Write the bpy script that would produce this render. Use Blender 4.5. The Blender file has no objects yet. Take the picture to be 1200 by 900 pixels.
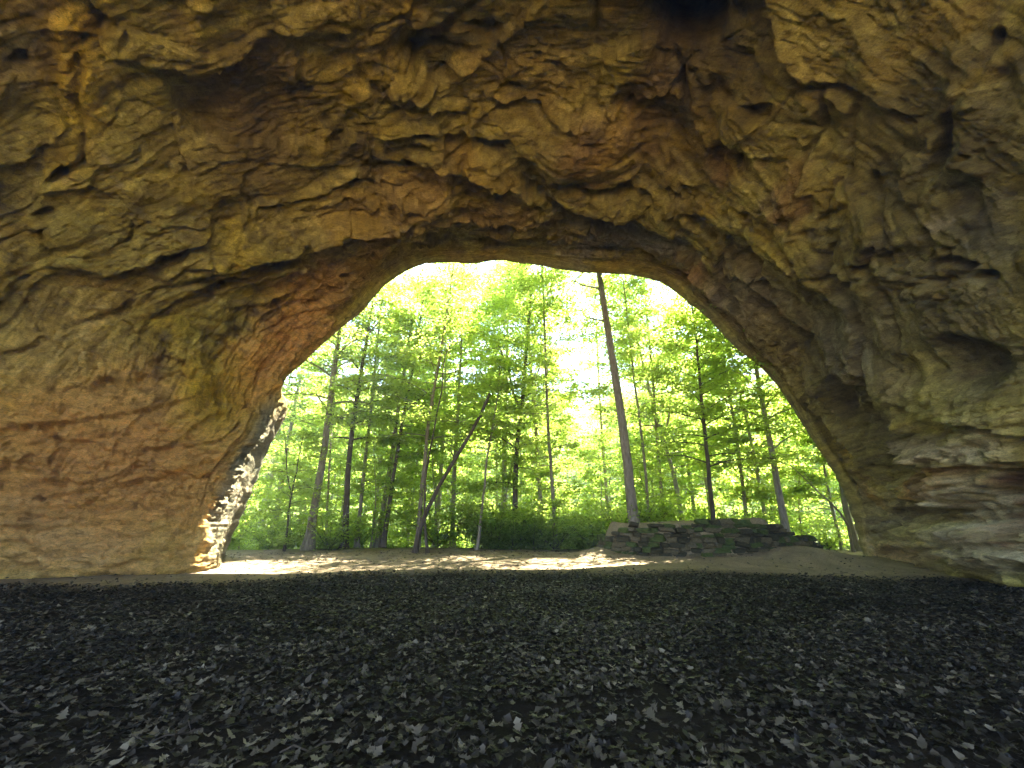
import bpy, bmesh, math, random
import numpy as np
from mathutils import Vector, Euler, Matrix

# ------------------------------------------------------------------ camera, sky, sun, exposure
SC = bpy.context.scene
COL = SC.collection
F = 480.0                       # focal length in pixels of a 1200 wide picture
PITCH = math.atan(160 / F)      # the camera looks slightly up
CAMZ = 1.6
cd = bpy.data.cameras.new('camera')
cam = bpy.data.objects.new('camera', cd)
COL.objects.link(cam)
cam.location = (0, 0, CAMZ)
cam.rotation_euler = (math.pi / 2 + PITCH, 0, 0)
cd.sensor_width = 36
cd.lens = 36 * F / 1200
cd.clip_end = 3000
cd.clip_start = 0.05
SC.camera = cam

SUN_EL = math.radians(64)
SUN_AZ = math.radians(56)       # to the right of straight ahead
world = bpy.data.worlds.new('World')
SC.world = world
world.use_nodes = True
wn = world.node_tree
sky = wn.nodes.new('ShaderNodeTexSky')
sky.sky_type = 'NISHITA'
sky.sun_disc = False
sky.sun_elevation = SUN_EL
sky.sun_rotation = SUN_AZ
sky.air_density = 0.7
sky.ozone_density = 0.6
sky.dust_density = 0.6
bg = wn.nodes['Background']
bg.inputs['Strength'].default_value = 0.062
wn.links.new(sky.outputs[0], bg.inputs[0])
sl = bpy.data.lights.new('sun', 'SUN')
sl.energy = 4.6
sl.angle = math.radians(0.5)
sl.color = (1.0, 0.94, 0.84)
so = bpy.data.objects.new('sun', sl)
COL.objects.link(so)
sdir = Vector((math.sin(SUN_AZ) * math.cos(SUN_EL), math.cos(SUN_AZ) * math.cos(SUN_EL), math.sin(SUN_EL)))
so.rotation_euler = sdir.to_track_quat('Z', 'Y').to_euler()

SC.view_settings.view_transform = 'Standard'
SC.view_settings.look = 'None'
SC.view_settings.exposure = 4.5
SC.view_settings.gamma = 1.0
SC.cycles.use_denoising = True
SC.cycles.max_bounces = 10
SC.cycles.diffuse_bounces = 8
SC.cycles.glossy_bounces = 2
SC.cycles.transmission_bounces = 6
SC.cycles.transparent_max_bounces = 4
SC.cycles.use_adaptive_sampling = False
SC.cycles.sample_clamp_indirect = 12

# ------------------------------------------------------------------ helpers
rng = np.random.default_rng(7)
random.seed(7)
CP, SP = math.cos(PITCH), math.sin(PITCH)


def ray(px, py):
    """direction (world) of a pixel of the 1200x900 photograph, scaled so that Y = 1"""
    px = np.asarray(px, float); py = np.asarray(py, float)
    x = px - 600; u = 450 - py
    y = F * CP - u * SP; z = F * SP + u * CP
    return x / y, z / y


def at_Y(px, py, Y):
    rx, rz = ray(px, py)
    return np.stack([rx * Y, np.ones_like(rx) * Y, CAMZ + rz * Y], -1)


def project(P):
    x = P[..., 0]; y = P[..., 1]; z = P[..., 2] - CAMZ
    f = y * CP + z * SP
    u = -y * SP + z * CP
    f = np.where(f > 0.05, f, 0.05)
    return 600 + F * x / f, 450 - F * u / f


_perm = np.random.default_rng(11).permutation(256).astype(np.int64)
_perm = np.concatenate([_perm, _perm, _perm])
_g = np.random.default_rng(12).normal(size=(256, 3))
_g /= np.linalg.norm(_g, axis=1)[:, None]
_g = _g.astype(np.float32)


def perlin(x, y, z):
    xi = np.floor(x).astype(np.int64); yi = np.floor(y).astype(np.int64); zi = np.floor(z).astype(np.int64)
    xf = (x - xi).astype(np.float32); yf = (y - yi).astype(np.float32); zf = (z - zi).astype(np.float32)
    u = xf * xf * xf * (xf * (xf * 6 - 15) + 10)
    v = yf * yf * yf * (yf * (yf * 6 - 15) + 10)
    w = zf * zf * zf * (zf * (zf * 6 - 15) + 10)
    xi &= 255; yi &= 255; zi &= 255
    out = 0
    for dx in (0, 1):
        a = _perm[xi + dx]
        wx = u if dx else 1 - u
        for dy in (0, 1):
            b = _perm[a + yi + dy]
            wy = v if dy else 1 - v
            for dz in (0, 1):
                g = _g[_perm[b + zi + dz]]
                wz = w if dz else 1 - w
                out = out + wx * wy * wz * (g[..., 0] * (xf - dx) + g[..., 1] * (yf - dy) + g[..., 2] * (zf - dz))
    return out * 1.6


def fbm(P, scale, octs=4, gain=0.5, off=0.0, sx=1, sy=1, sz=1, mode=0):
    x = P[..., 0] * scale * sx + off; y = P[..., 1] * scale * sy + off * 1.7; z = P[..., 2] * scale * sz - off
    a = 1.0; s = 0; t = 0
    for k in range(octs):
        n = perlin(x, y, z)
        if mode == 1: n = 1 - 2 * np.abs(n)          # ridged
        elif mode == 2: n = 2 * np.abs(n) - 0.5      # billow
        s = s + a * n; t += a; a *= gain
        x = x * 2.03 + 3.1; y = y * 2.01 + 5.7; z = z * 2.05 - 1.3
    return s / t


def facets(P, scale, off=0.0, jit=0.9, sx=1, sy=1, sz=1):
    """cell pattern: a random level and slope per cell (broken plates), and the distance to the nearest joint"""
    X = np.stack([P[..., 0] * sx, P[..., 1] * sy, P[..., 2] * sz], -1).astype(np.float32) * scale + off
    I = np.floor(X).astype(np.int64)
    d1 = np.full(X.shape[:-1], 9., np.float32); d2 = d1.copy(); lev = np.zeros_like(d1)
    for dx in (-1, 0, 1):
        for dy in (-1, 0, 1):
            for dz in (-1, 0, 1):
                i = (I[..., 0] + dx) & 255; j = (I[..., 1] + dy) & 255; k = (I[..., 2] + dz) & 255
                h = _perm[_perm[_perm[i] + j] + k]
                g = _g[h]
                rel = X - (I + np.array([dx, dy, dz]) + 0.5 + jit * 0.5 * g)
                d = np.einsum('...i,...i', rel, rel)
                sl_ = np.einsum('...i,...i', rel, _g[(h + 77) & 255])
                l = (h / 255.0 - 0.5).astype(np.float32) + 0.55 * sl_
                near = d < d1
                d2 = np.where(near, d1, np.minimum(d2, d)); lev = np.where(near, l, lev); d1 = np.where(near, d, d1)
    return lev, np.sqrt(d2) - np.sqrt(d1)


def sstep(a, b, x):
    t = np.clip((x - a) / (b - a), 0, 1)
    return t * t * (3 - 2 * t)


def mesh_np(name, V, Fc, mats, smooth=True, tone=None, colour=None, matidx=None):
    """one mesh from numpy arrays; Fc is (n,3) or (n,4), or a list of such arrays"""
    me = bpy.data.meshes.new(name)
    if not isinstance(Fc, list): Fc = [Fc]
    Fc = [np.asarray(f, np.int32) for f in Fc if len(f)]
    loops = np.concatenate([f.ravel() for f in Fc])
    sizes = np.concatenate([np.full(len(f), f.shape[1], np.int32) for f in Fc])
    me.vertices.add(len(V)); me.vertices.foreach_set('co', np.asarray(V, np.float32).ravel())
    me.loops.add(len(loops)); me.loops.foreach_set('vertex_index', loops)
    me.polygons.add(len(sizes))
    starts = np.concatenate([[0], np.cumsum(sizes)[:-1]]).astype(np.int32)
    me.polygons.foreach_set('loop_start', starts)
    me.polygons.foreach_set('loop_total', sizes)
    me.polygons.foreach_set('use_smooth', np.full(len(sizes), smooth))
    if matidx is not None: me.polygons.foreach_set('material_index', np.asarray(matidx, np.int32))
    if tone is not None:
        a = me.attributes.new('tone', 'FLOAT', 'FACE'); a.data.foreach_set('value', np.asarray(tone, np.float32))
    if colour is not None:
        a = me.color_attributes.new('rock_colour', 'FLOAT_COLOR', 'POINT')
        c = np.ones((len(V), 4), np.float32); c[:, :3] = colour
        a.data.foreach_set('color', c.ravel())
    for m in (mats if isinstance(mats, (list, tuple)) else [mats]): me.materials.append(m)
    me.update(calc_edges=True)
    return me


def link(name, me, parent=None, loc=None):
    o = bpy.data.objects.new(name, me)
    COL.objects.link(o)
    if parent is not None: o.parent = parent
    if loc is not None: o.location = loc
    return o


def tag(o, label=None, cat=None, group=None, kind=None):
    if label: o['label'] = label
    if cat: o['category'] = cat
    if group: o['group'] = group
    if kind: o['kind'] = kind
    return o


# ------------------------------------------------------------------ materials
def new_mat(name, rough=0.9, spec=0.3):
    m = bpy.data.materials.new(name)
    m.use_nodes = True
    b = m.node_tree.nodes['Principled BSDF']
    b.inputs['Roughness'].default_value = rough
    b.inputs['Specular IOR Level'].default_value = spec
    return m, m.node_tree, b


def nd(nt, t, **kw):
    n = nt.nodes.new(t)
    for k, v in kw.items(): setattr(n, k, v)
    return n


def noise_node(nt, scale, detail=6, rough=0.6, vec=None, dist=0.0):
    n = nd(nt, 'ShaderNodeTexNoise')
    n.inputs['Scale'].default_value = scale; n.inputs['Detail'].default_value = detail
    n.inputs['Roughness'].default_value = rough; n.inputs['Distortion'].default_value = dist
    if vec is not None: nt.links.new(vec, n.inputs['Vector'])
    return n


def ramp_node(nt, fac, stops):
    r = nd(nt, 'ShaderNodeValToRGB')
    e = r.color_ramp.elements
    while len(e) < len(stops): e.new(0.5)
    for k, (p, c) in enumerate(stops):
        e[k].position = p; e[k].color = (*c, 1)
    nt.links.new(fac, r.inputs[0])
    return r


def mapping(nt, scale):
    tc = nd(nt, 'ShaderNodeTexCoord'); mp = nd(nt, 'ShaderNodeMapping')
    mp.inputs['Scale'].default_value = scale
    nt.links.new(tc.outputs['Object'], mp.inputs['Vector'])
    return mp.outputs['Vector']


def bump(nt, b, height, dist, strength=1.0, prev=None):
    n = nd(nt, 'ShaderNodeBump')
    n.inputs['Distance'].default_value = dist; n.inputs['Strength'].default_value = strength
    nt.links.new(height, n.inputs['Height'])
    if prev is not None: nt.links.new(prev, n.inputs['Normal'])
    nt.links.new(n.outputs[0], b.inputs['Normal'])
    return n.outputs[0]


def mixc(nt, typ, fac, a, b2):
    m = nd(nt, 'ShaderNodeMix', data_type='RGBA', blend_type=typ)
    m.inputs[0].default_value = fac if not hasattr(fac, 'is_linked') else 0
    if hasattr(fac, 'is_linked'): nt.links.new(fac, m.inputs[0])
    nt.links.new(a, m.inputs[6])
    if hasattr(b2, 'is_linked'): nt.links.new(b2, m.inputs[7])
    else: m.inputs[7].default_value = (*b2, 1)
    return m.outputs[2]


def rock_material():
    m, nt, b = new_mat('sandstone', 0.92, 0.15)
    at = nd(nt, 'ShaderNodeAttribute', attribute_name='rock_colour')
    v = mapping(nt, (1, 1, 2.2))
    n1 = noise_node(nt, 2.2, 10, 0.72, v, 0.4)
    r1 = ramp_node(nt, n1.outputs['Fac'], [(0.30, (0.55, 0.52, 0.5)), (0.5, (0.95, 0.95, 0.95)), (0.72, (1.3, 1.28, 1.25))])
    c = mixc(nt, 'MULTIPLY', 1.0, at.outputs['Color'], r1.outputs[0])
    n2 = noise_node(nt, 30, 6, 0.7, v)
    r2 = ramp_node(nt, n2.outputs['Fac'], [(0.3, (0.72, 0.7, 0.7)), (0.6, (1.08, 1.08, 1.08))])
    c = mixc(nt, 'MULTIPLY', 1.0, c, r2.outputs[0])
    n9 = noise_node(nt, 13, 10, 0.82, mapping(nt, (1, 1, 2.5)), 0.8)
    r9 = ramp_node(nt, n9.outputs['Fac'], [(0.36, (0.50, 0.46, 0.40)), (0.48, (1, 1, 1)), (0.62, (1.25, 1.22, 1.16))])
    c = mixc(nt, 'MULTIPLY', 1.0, c, r9.outputs[0])
    nt.links.new(c, b.inputs['Base Color'])
    p = bump(nt, b, n1.outputs['Fac'], 0.22)
    vs = mapping(nt, (1.0, 1.0, 5.0))
    n3 = noise_node(nt, 6, 12, 0.78, vs, 0.6)
    p = bump(nt, b, n3.outputs['Fac'], 0.12, 1.0, p)
    bump(nt, b, n2.outputs['Fac'], 0.05, 1.0, p)
    return m


def simple_mat(name, stops, scale, detail=8, rough=0.9, bdist=0.02, spec=0.2, dist=0.3, vscale=(1, 1, 1), extra=None):
    m, nt, b = new_mat(name, rough, spec)
    v = mapping(nt, vscale)
    n1 = noise_node(nt, scale, detail, 0.65, v, dist)
    r = ramp_node(nt, n1.outputs['Fac'], stops)
    nt.links.new(r.outputs[0], b.inputs['Base Color'])
    n2 = noise_node(nt, scale * 7, detail, 0.7, v, 0)
    p = bump(nt, b, n1.outputs['Fac'], bdist * 2)
    bump(nt, b, n2.outputs['Fac'], bdist, 1.0, p)
    return m


def ground_material():
    m, nt, b = new_mat('earth', 0.95, 0.1)
    v = mapping(nt, (1, 1, 1))
    at = nd(nt, 'ShaderNodeAttribute', attribute_name='rock_colour')
    n1 = noise_node(nt, 1.3, 10, 0.7, v, 0.5)
    r1 = ramp_node(nt, n1.outputs['Fac'], [(0.3, (0.6, 0.6, 0.6)), (0.55, (1, 1, 1)), (0.75, (1.25, 1.22, 1.15))])
    c = mixc(nt, 'MULTIPLY', 1.0, at.outputs['Color'], r1.outputs[0])
    n2 = noise_node(nt, 26, 6, 0.7, v)
    r2 = ramp_node(nt, n2.outputs['Fac'], [(0.34, (0.55, 0.5, 0.45)), (0.5, (1, 1, 1)), (0.7, (1.15, 1.15, 1.1))])
    c = mixc(nt, 'MULTIPLY', 1.0, c, r2.outputs[0])
    nt.links.new(c, b.inputs['Base Color'])
    p = bump(nt, b, n1.outputs['Fac'], 0.08)
    bump(nt, b, n2.outputs['Fac'], 0.02, 1.0, p)
    return m


def leaf_material(name, stops, trans=0.55, tstops=None, rough=0.45, spec=0.35):
    m = bpy.data.materials.new(name); m.use_nodes = True
    nt = m.node_tree
    for n in list(nt.nodes): nt.nodes.remove(n)
    out = nd(nt, 'ShaderNodeOutputMaterial')
    at = nd(nt, 'ShaderNodeAttribute', attribute_name='tone')
    b = nd(nt, 'ShaderNodeBsdfPrincipled')
    b.inputs['Roughness'].default_value = rough; b.inputs['Specular IOR Level'].default_value = spec
    r = ramp_node(nt, at.outputs['Fac'], stops)
    nt.links.new(r.outputs[0], b.inputs['Base Color'])
    if trans > 0:
        t = nd(nt, 'ShaderNodeBsdfTranslucent')
        r2 = ramp_node(nt, at.outputs['Fac'], tstops or stops)
        nt.links.new(r2.outputs[0], t.inputs['Color'])
        mx = nd(nt, 'ShaderNodeMixShader'); mx.inputs[0].default_value = trans
        nt.links.new(b.outputs[0], mx.inputs[1]); nt.links.new(t.outputs[0], mx.inputs[2])
        nt.links.new(mx.outputs[0], out.inputs[0])
    else:
        nt.links.new(b.outputs[0], out.inputs[0])
    return m


M_ROCK = rock_material()
M_EARTH = ground_material()
M_GREEN = leaf_material('green_leaf', [(0, (0.045, 0.085, 0.015)), (0.5, (0.08, 0.13, 0.02)), (1, (0.13, 0.18, 0.03))], 0.72,
                        [(0, (0.20, 0.34, 0.04)), (0.5, (0.40, 0.53, 0.075)), (1, (0.52, 0.63, 0.12))])
M_LITTER = leaf_material('dead_leaf', [(0, (0.006, 0.005, 0.004)), (0.40, (0.027, 0.022, 0.015)), (0.75, (0.098, 0.082, 0.056)),
                                       (1, (0.19, 0.162, 0.108))], 0, rough=0.6, spec=0.22)
M_BARK = simple_mat('bark', [(0.3, (0.11, 0.09, 0.065)), (0.7, (0.32, 0.27, 0.20))], 3, 8, 0.9, 0.03, vscale=(4, 4, 0.8))
M_BARK_DARK = simple_mat('dark_bark', [(0.3, (0.04, 0.03, 0.022)), (0.7, (0.13, 0.10, 0.075))], 3, 8, 0.9, 0.03, vscale=(4, 4, 0.8))
M_BARK_PALE = simple_mat('pale_bark', [(0.3, (0.14, 0.12, 0.10)), (0.7, (0.34, 0.31, 0.27))], 3, 8, 0.9, 0.03, vscale=(4, 4, 0.8))
M_STONES = [simple_mat('mossy_stone', [(0.3, (0.022, 0.04, 0.008)), (0.52, (0.06, 0.08, 0.02)), (0.8, (0.13, 0.11, 0.05))], 5, 8, 0.9, 0.02),
            simple_mat('dark_stone', [(0.3, (0.018, 0.018, 0.010)), (0.7, (0.075, 0.065, 0.035))], 6, 8, 0.9, 0.02),
            simple_mat('tan_stone', [(0.3, (0.05, 0.042, 0.022)), (0.7, (0.16, 0.13, 0.07))], 6, 8, 0.9, 0.02)]


# ------------------------------------------------------------------ the ground
def ground_z(x, y):
    x = np.asarray(x, float); y = np.asarray(y, float)
    P = np.stack([x, y, np.zeros_like(x)], -1)
    z = 0.05 * fbm(P, 0.25, 3) + 0.10 * fbm(P, 0.09, 2, off=4)
    z = z + 0.12 * sstep(13, 18, y) + 0.10 * sstep(12.5, 15.5, y) * np.exp(-((x + 4) / 6) ** 2)
    # mound behind the stone wall and its skirt in front
    z = z + 0.40 * np.exp(-(((x - 8.5) / 5.5) ** 2 + ((y - 17.6) / 2.8) ** 2))
    z = z + 0.34 * np.exp(-(((x - 10.8) / 1.8) ** 2 + ((y - 16.4) / 1.0) ** 2)) + 0.25 * np.exp(-(((x - 3.6) / .8) ** 2 + ((y - 18.2) / 1.2) ** 2))
    d = np.hypot((x - 7.6) / 3.9, (y - 18.4) / 2.25)
    top = 1.10 * sstep(1.0, 0.86, d) * sstep(11.6, 9.6, x)
    z = z + top
    # bank falls away beyond the mouth, the far hillside rises
    z = z - 2.2 * sstep(23, 40, y) * sstep(-30, -5, y)
    r = y + 0.25 * np.abs(x)
    z = z + 20 * sstep(48, 125, r) + 30 * sstep(100, 320, r)
    z = z + 0.7 * fbm(P, 0.05, 3, off=9) * sstep(24, 50, y)
    return z


def grid_axis(knots):
    out = []
    for a, b, n in knots: out += list(np.linspace(a, b, n, endpoint=False))
    out.append(knots[-1][1])
    return np.array(out)


gx = grid_axis([(-400, -120, 10), (-120, -30, 30), (-30, 30, 240), (30, 120, 30), (120, 400, 10)])
gy = grid_axis([(-150, -30, 10), (-30, 2, 20), (2, 12, 60), (12, 26, 170), (26, 130, 70), (130, 500, 24)])
GX, GY = np.meshgrid(gx, gy)
GZ = ground_z(GX, GY)
GP = np.stack([GX, GY, np.zeros_like(GX)], -1)
det = 0.030 * fbm(GP, 1.6, 4, off=2) + 0.012 * fbm(GP, 6, 3, off=3)
GZ = GZ + det * sstep(60, 30, np.abs(GY - 10))
ny, nx = GX.shape
idx = np.arange(nx * ny).reshape(ny, nx)
Fg = np.stack([idx[:-1, :-1], idx[:-1, 1:], idx[1:, 1:], idx[1:, :-1]], -1).reshape(-1, 4)
n_e = fbm(GP, 0.7, 4, off=20)
litter_edge = 14.2 + 0.5 * fbm(GP, 0.3, 3, off=31) - 1.2 * np.exp(-((GX - 11) / 3.0) ** 2) - 2.6 * sstep(-4, -11, GX)
soil = np.array([0.020, 0.015, 0.010]); dirt = np.array([0.25, 0.195, 0.115]); green = np.array([0.10, 0.14, 0.035])
k = sstep(-1.4, 0.6, GY + n_e * 0.8 - litter_edge)[..., None]
gc = soil * (1 - k) + dirt * k
kb = sstep(-2.5, -5, GY)[..., None]; gc = gc * (1 - kb) + np.array([0.20, 0.15, 0.085]) * kb  # unseen ground behind the camera, made tan to bounce warm light
k2 = (sstep(21.5, 25, GY + n_e * 2))[..., None]
gc = gc * (1 - k2) + green * k2
link('ground', mesh_np('ground', np.stack([GX, GY, GZ], -1).reshape(-1, 3), Fg, M_EARTH, True, colour=gc.reshape(-1, 3)))
tag(bpy.data.objects['ground'], 'dark soil and bare tan earth floor running out of the rock shelter to the woods', None, None, 'structure')


# ------------------------------------------------------------------ the rock shelter
def catmull(keys, t):
    """keys (K, n, 3), t (m,) in 0..K-1 -> (m, n, 3)"""
    K = len(keys)
    i = np.clip(np.floor(t).astype(int), 0, K - 2); f = (t - i)[:, None, None]
    p0 = keys[np.clip(i - 1, 0, K - 1)]; p1 = keys[i]; p2 = keys[i + 1]; p3 = keys[np.clip(i + 2, 0, K - 1)]
    m1 = (p2 - p0) * 0.5; m2 = (p3 - p1) * 0.5
    f2 = f * f; f3 = f2 * f
    return (2 * f3 - 3 * f2 + 1) * p1 + (f3 - 2 * f2 + f) * m1 + (-2 * f3 + 3 * f2) * p2 + (f3 - f2) * m2


SIL = [(255, 668, 17.0), (262, 640, 17.1), (275, 610, 17.2), (290, 575, 17.2), (301, 545, 17.3), (316, 512, 17.3), (330, 488, 17.3),
       (333, 470, 17.2), (325, 457, 17.2), (333, 440, 17.1), (352, 424, 17.1), (372, 404, 17.1), (395, 384, 17.1), (420, 364, 17.2), (437, 345, 17.2),
       (450, 331, 17.3), (470, 317, 17.3), (490, 308, 17.3), (520, 304, 17.3), (555, 306, 17.3), (580, 302, 17.3), (620, 306, 17.3),
       (660, 313, 17.4), (700, 317, 17.4), (740, 319, 17.4), (775, 330, 17.4), (800, 350, 17.4), (825, 372, 17.4), (845, 395, 17.4),
       (862, 412, 17.4), (885, 430, 17.5), (905, 450, 17.5), (925, 478, 17.6), (945, 510, 17.7), (965, 540, 17.8), (985, 575, 17.9),
       (1002, 608, 18.0), (1012, 632, 18.0), (1019, 652, 18.0)]
INN = [(229, 674, 14.6), (231, 648, 14.6), (236, 615, 14.8), (247, 585, 15.0), (262, 560, 15.1), (280, 530, 15.3), (298, 500, 15.6),
       (312, 474, 15.9), (318, 455, 16.1), (326, 437, 16.2), (346, 417, 16.3), (366, 396, 16.3), (388, 374, 16.3), (412, 352, 16.3), (429, 333, 16.3),
       (443, 318, 16.3), (466, 304, 16.3), (488, 294, 16.2), (520, 289, 16.2), (555, 290, 16.2), (580, 287, 16.2), (622, 290, 16.2),
       (663, 296, 16.2), (705, 299, 16.2), (750, 301, 16.3), (788, 313, 16.3), (815, 335, 16.3), (841, 358, 16.3), (861, 382, 16.3),
       (880, 400, 16.4), (903, 419, 16.5), (922, 441, 16.6), (941, 470, 16.8), (960, 503, 16.9), (980, 534, 17.0), (1001, 570, 17.0),
       (1020, 604, 17.0), (1032, 630, 17.0), (1040, 654, 17.0)]
NS = 900
sil = np.array(SIL, float); inn = np.array(INN, float)
for q in (sil, inn):
    w_ = np.clip((q[:, 0] - 740) / 100, 0, 1) * np.clip((640 - q[:, 1]) / 60, 0, 1)
    q[:, 0] += 7 * w_; q[:, 1] -= 5 * w_
# foot points run on below the ground
P0 = at_Y(sil[:, 0], sil[:, 1], sil[:, 2]); P1 = at_Y(inn[:, 0], inn[:, 1], inn[:, 2])


def extend(P):
    a = P[0] + (P[0] - P[1]) * 0.9; b = P[-1] + (P[-1] - P[-2]) * 1.2
    return np.vstack([a, P, b])


P0 = extend(P0); P1 = extend(P1)
arc = np.concatenate([[0], np.cumsum(np.linalg.norm(np.diff(P0, axis=0), axis=1))])
us = np.linspace(0, arc[-1], NS)


def curve(P):
    # smooth (cubic) resampling on the common parameter
    t = np.interp(us, arc, np.arange(len(arc)))
    return catmull(P[:, None, :], t)[:, 0, :]


K0 = curve(P0); K1 = curve(P1)
XC = 2.2
theta = np.arctan2(np.maximum(K0[:, 2], -5) + 0.2, K0[:, 0] - XC)
theta = np.where(theta < -math.pi / 2, theta + 2 * math.pi, theta)
# even out the angle a little so that the walls get enough columns
th_lin = np.linspace(theta[0], theta[-1], NS)
thk = 0.75 * theta + 0.25 * th_lin


def vault(Y, xc, aL, aR, H, n, lean=0.0):
    c = np.cos(thk); s = np.sin(thk)
    a = np.where(c < 0, aL, aR)
    w = sstep(-0.5, 0.5, c); a = aL * (1 - w) + aR * w
    r = 1 / ((np.abs(c) / a) ** n + (np.abs(s) / H) ** n) ** (1 / n)
    z = r * s - 0.2
    return np.stack([xc + r * c, Y + lean * z, z], -1)


K2 = vault(13.0, 1.2, 16.0, 11.9, 14.0, 2.1, lean=0.05)
K3 = vault(9.0, 1.0, 20.5, 10.9, 14.6, 2.2)
K4 = vault(4.0, 1.0, 21.5, 11.5, 14.4, 2.3)
K5 = vault(-0.5, 1.0, 21, 12.0, 14.0, 2.3)
K6 = vault(-2.5, 1.0, 21, 12.5, 13.6, 2.3)
K7 = vault(-4, 1.0, 21.0, 13, 13.4, 2.3)
K8 = vault(-5.5, 1.5, 23, 15.5, 15.5, 2.3)  # rim of an added rear opening that lets sky light into the vault
cen = np.array([2.2, 0, -1.0])
Ka = K0 + (K0 - cen) * np.array([0.05, 0, 0.05]) + np.array([0, 0.8, 0])
Kb = K0 + (K0 - cen) * np.array([0.35, 0, 0.30]) + np.array([0, 1.7, 0])
Kc = vault(18.5, 2, 42, 37, 22, 2.5)
Kd = vault(8, 2, 44, 39, 23, 2.5)
Ke = vault(1, 2, 42, 37, 21, 2.5)
Kf = vault(-5.5, 2, 36, 31, 18, 2.5)  # unseen hill kept low so sun reaches the ground behind
keys = np.stack([Kf, Ke, Kd, Kc, Kb, Ka, K0, K1, K2, K3, K4, K5, K6, K7, K8, Kf])
rows = [(0, 3, 14), (3, 4, 14), (4, 5, 20), (5, 6, 26), (6, 7, 60), (7, 8, 150), (8, 9, 160), (9, 10, 130), (10, 11, 36), (11, 15, 34)]
tt = np.concatenate([np.linspace(a, b, n, endpoint=False) for a, b, n in rows] + [[15.0]])
B = catmull(keys, tt)                     # (rows, NS, 3)
NR = len(tt)
# normals toward the hollow
du = np.gradient(B, axis=1); dv = np.gradient(B, axis=0)
Nn = np.cross(du, dv)
Nn /= np.linalg.norm(Nn, axis=-1)[..., None] + 1e-9
mid = B[NR // 2, NS // 2]
if np.dot(Nn[NR // 2, NS // 2], np.array([1, 6, 3]) - mid) < 0: Nn = -Nn
PX, PY = project(B)
front = sstep(0.5, 2.0, B[..., 1])
inside = sstep(5.3, 6.3, tt)[:, None]      # 0 on the outer hill
S = np.linspace(0, 1, NS)[None, :] * np.ones((NR, 1))
T = tt[:, None] * np.ones((1, NS))
H = B[..., 2]

# --- general relief
disp = 0.55 * fbm(B, 0.16, 2, off=1.5) * sstep(6.0, 8.0, T)
disp += 0.15 * fbm(B, 0.45, 3, off=8.1) * sstep(5.8, 7.0, T)
warp = 0.35 * fbm(B, 0.25, 2, off=14) + 0.10 * fbm(B, 1.2, 4, .6, off=15)
# bedding planes on the lower walls: ledges that break off sharply


def saw(x):
    f = x - np.floor(x)
    return np.where(f < 0.82, f / 0.82, (1 - f) / 0.18)


low = sstep(6.5, 3.0, H)
bed = H * 1.55 + warp * 0.8 + 0.04 * B[..., 0]
disp += low * (0.10 * (saw(bed) - 0.5) * (0.4 + 0.9 * sstep(-0.3, 0.4, fbm(B, 0.5, 2, off=40))))
disp += low * 0.04 * (saw(bed * 3.7 + 0.5 * warp) - 0.5) * sstep(-.2, .3, fbm(B, 0.7, 3, off=45))
# arching ledges round the mouth (they follow the curve of the vault)
ringw = 1.3 * fbm(B, 0.16, 2, off=3.3) + 0.18 * fbm(B, 1.1, 4, .6, off=17)
ring = T * 3.1 + ringw * 1.5 + S * 2.5
ringm = sstep(6.3, 7.0, T) * sstep(9.4, 7.8, T) * sstep(1.5, 5.0, H)
ringmod = sstep(-0.05, 0.40, fbm(B, 0.5, 3, off=51))
disp += ringm * ringmod * 0.26 * (saw(ring) - 0.5)
ringmod2 = sstep(-0.05, 0.35, fbm(B, 0.8, 3, off=57))
disp += ringm * ringmod2 * 0.08 * (saw(ring * 3.3 + 1.3 * ringw) - 0.5)
# broken slabs, long along the ledges and narrow across them
sw = np.stack([fbm(B, 0.28, 3, .4, off=601) + .06 * fbm(B, 2.5, 3, .6, off=605), fbm(B, 0.28, 3, .4, off=611) + .06 * fbm(B, 2.5, 3, .6, off=615)], -1)
slabm = sstep(6.25, 6.8, T) * sstep(10.2, 8.6, T) * sstep(0.8, 3.5, H) * (0.35 + 0.65 * sstep(-.3, .25, fbm(B, 0.2, 2, off=631)))
lean = T * 5.0 + 6.0 * np.abs(S - .52)
QS = np.stack([S * 21 + 1.5 * sw[..., 0] + 1.2 * T, lean + 1.6 * sw[..., 1], 0.15 * H], -1)
lv, jd = facets(QS, 1.0, 5.0)
disp += slabm * (0.46 * lv - 0.10 * np.exp(-(jd / .04) ** 2))
QS = np.stack([S * 11 + 1.2 * sw[..., 0] + 1.0 * T, lean * .5 + 0.7 * sw[..., 1], 0.10 * H], -1)
lv0, jd = facets(QS, 1.0, 65.0)
disp += sstep(6.25, 6.9, T) * 0.5 * lv0 * sstep(1.0, 4.0, H)
smooth_ = 1 - 0.75 * sstep(7.9, 8.7, T) * sstep(-.3, .12, fbm(B, 0.2, 2, off=671))
slabm = slabm * smooth_
QS = np.stack([S * 60 + 2.5 * sw[..., 0] + 2 * T, lean * 2.7 + 3.2 * sw[..., 1], 0.4 * H], -1)
lv, jd = facets(QS, 1.0, 15.0)
disp += slabm * 0.13 * lv
QS = np.stack([S * 130 + 4 * sw[..., 0], lean * 7 + 7 * sw[..., 1], 0.4 * H], -1)
lv, jd = facets(QS, 1.0, 25.0)
disp += slabm * 0.045 * lv
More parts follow.
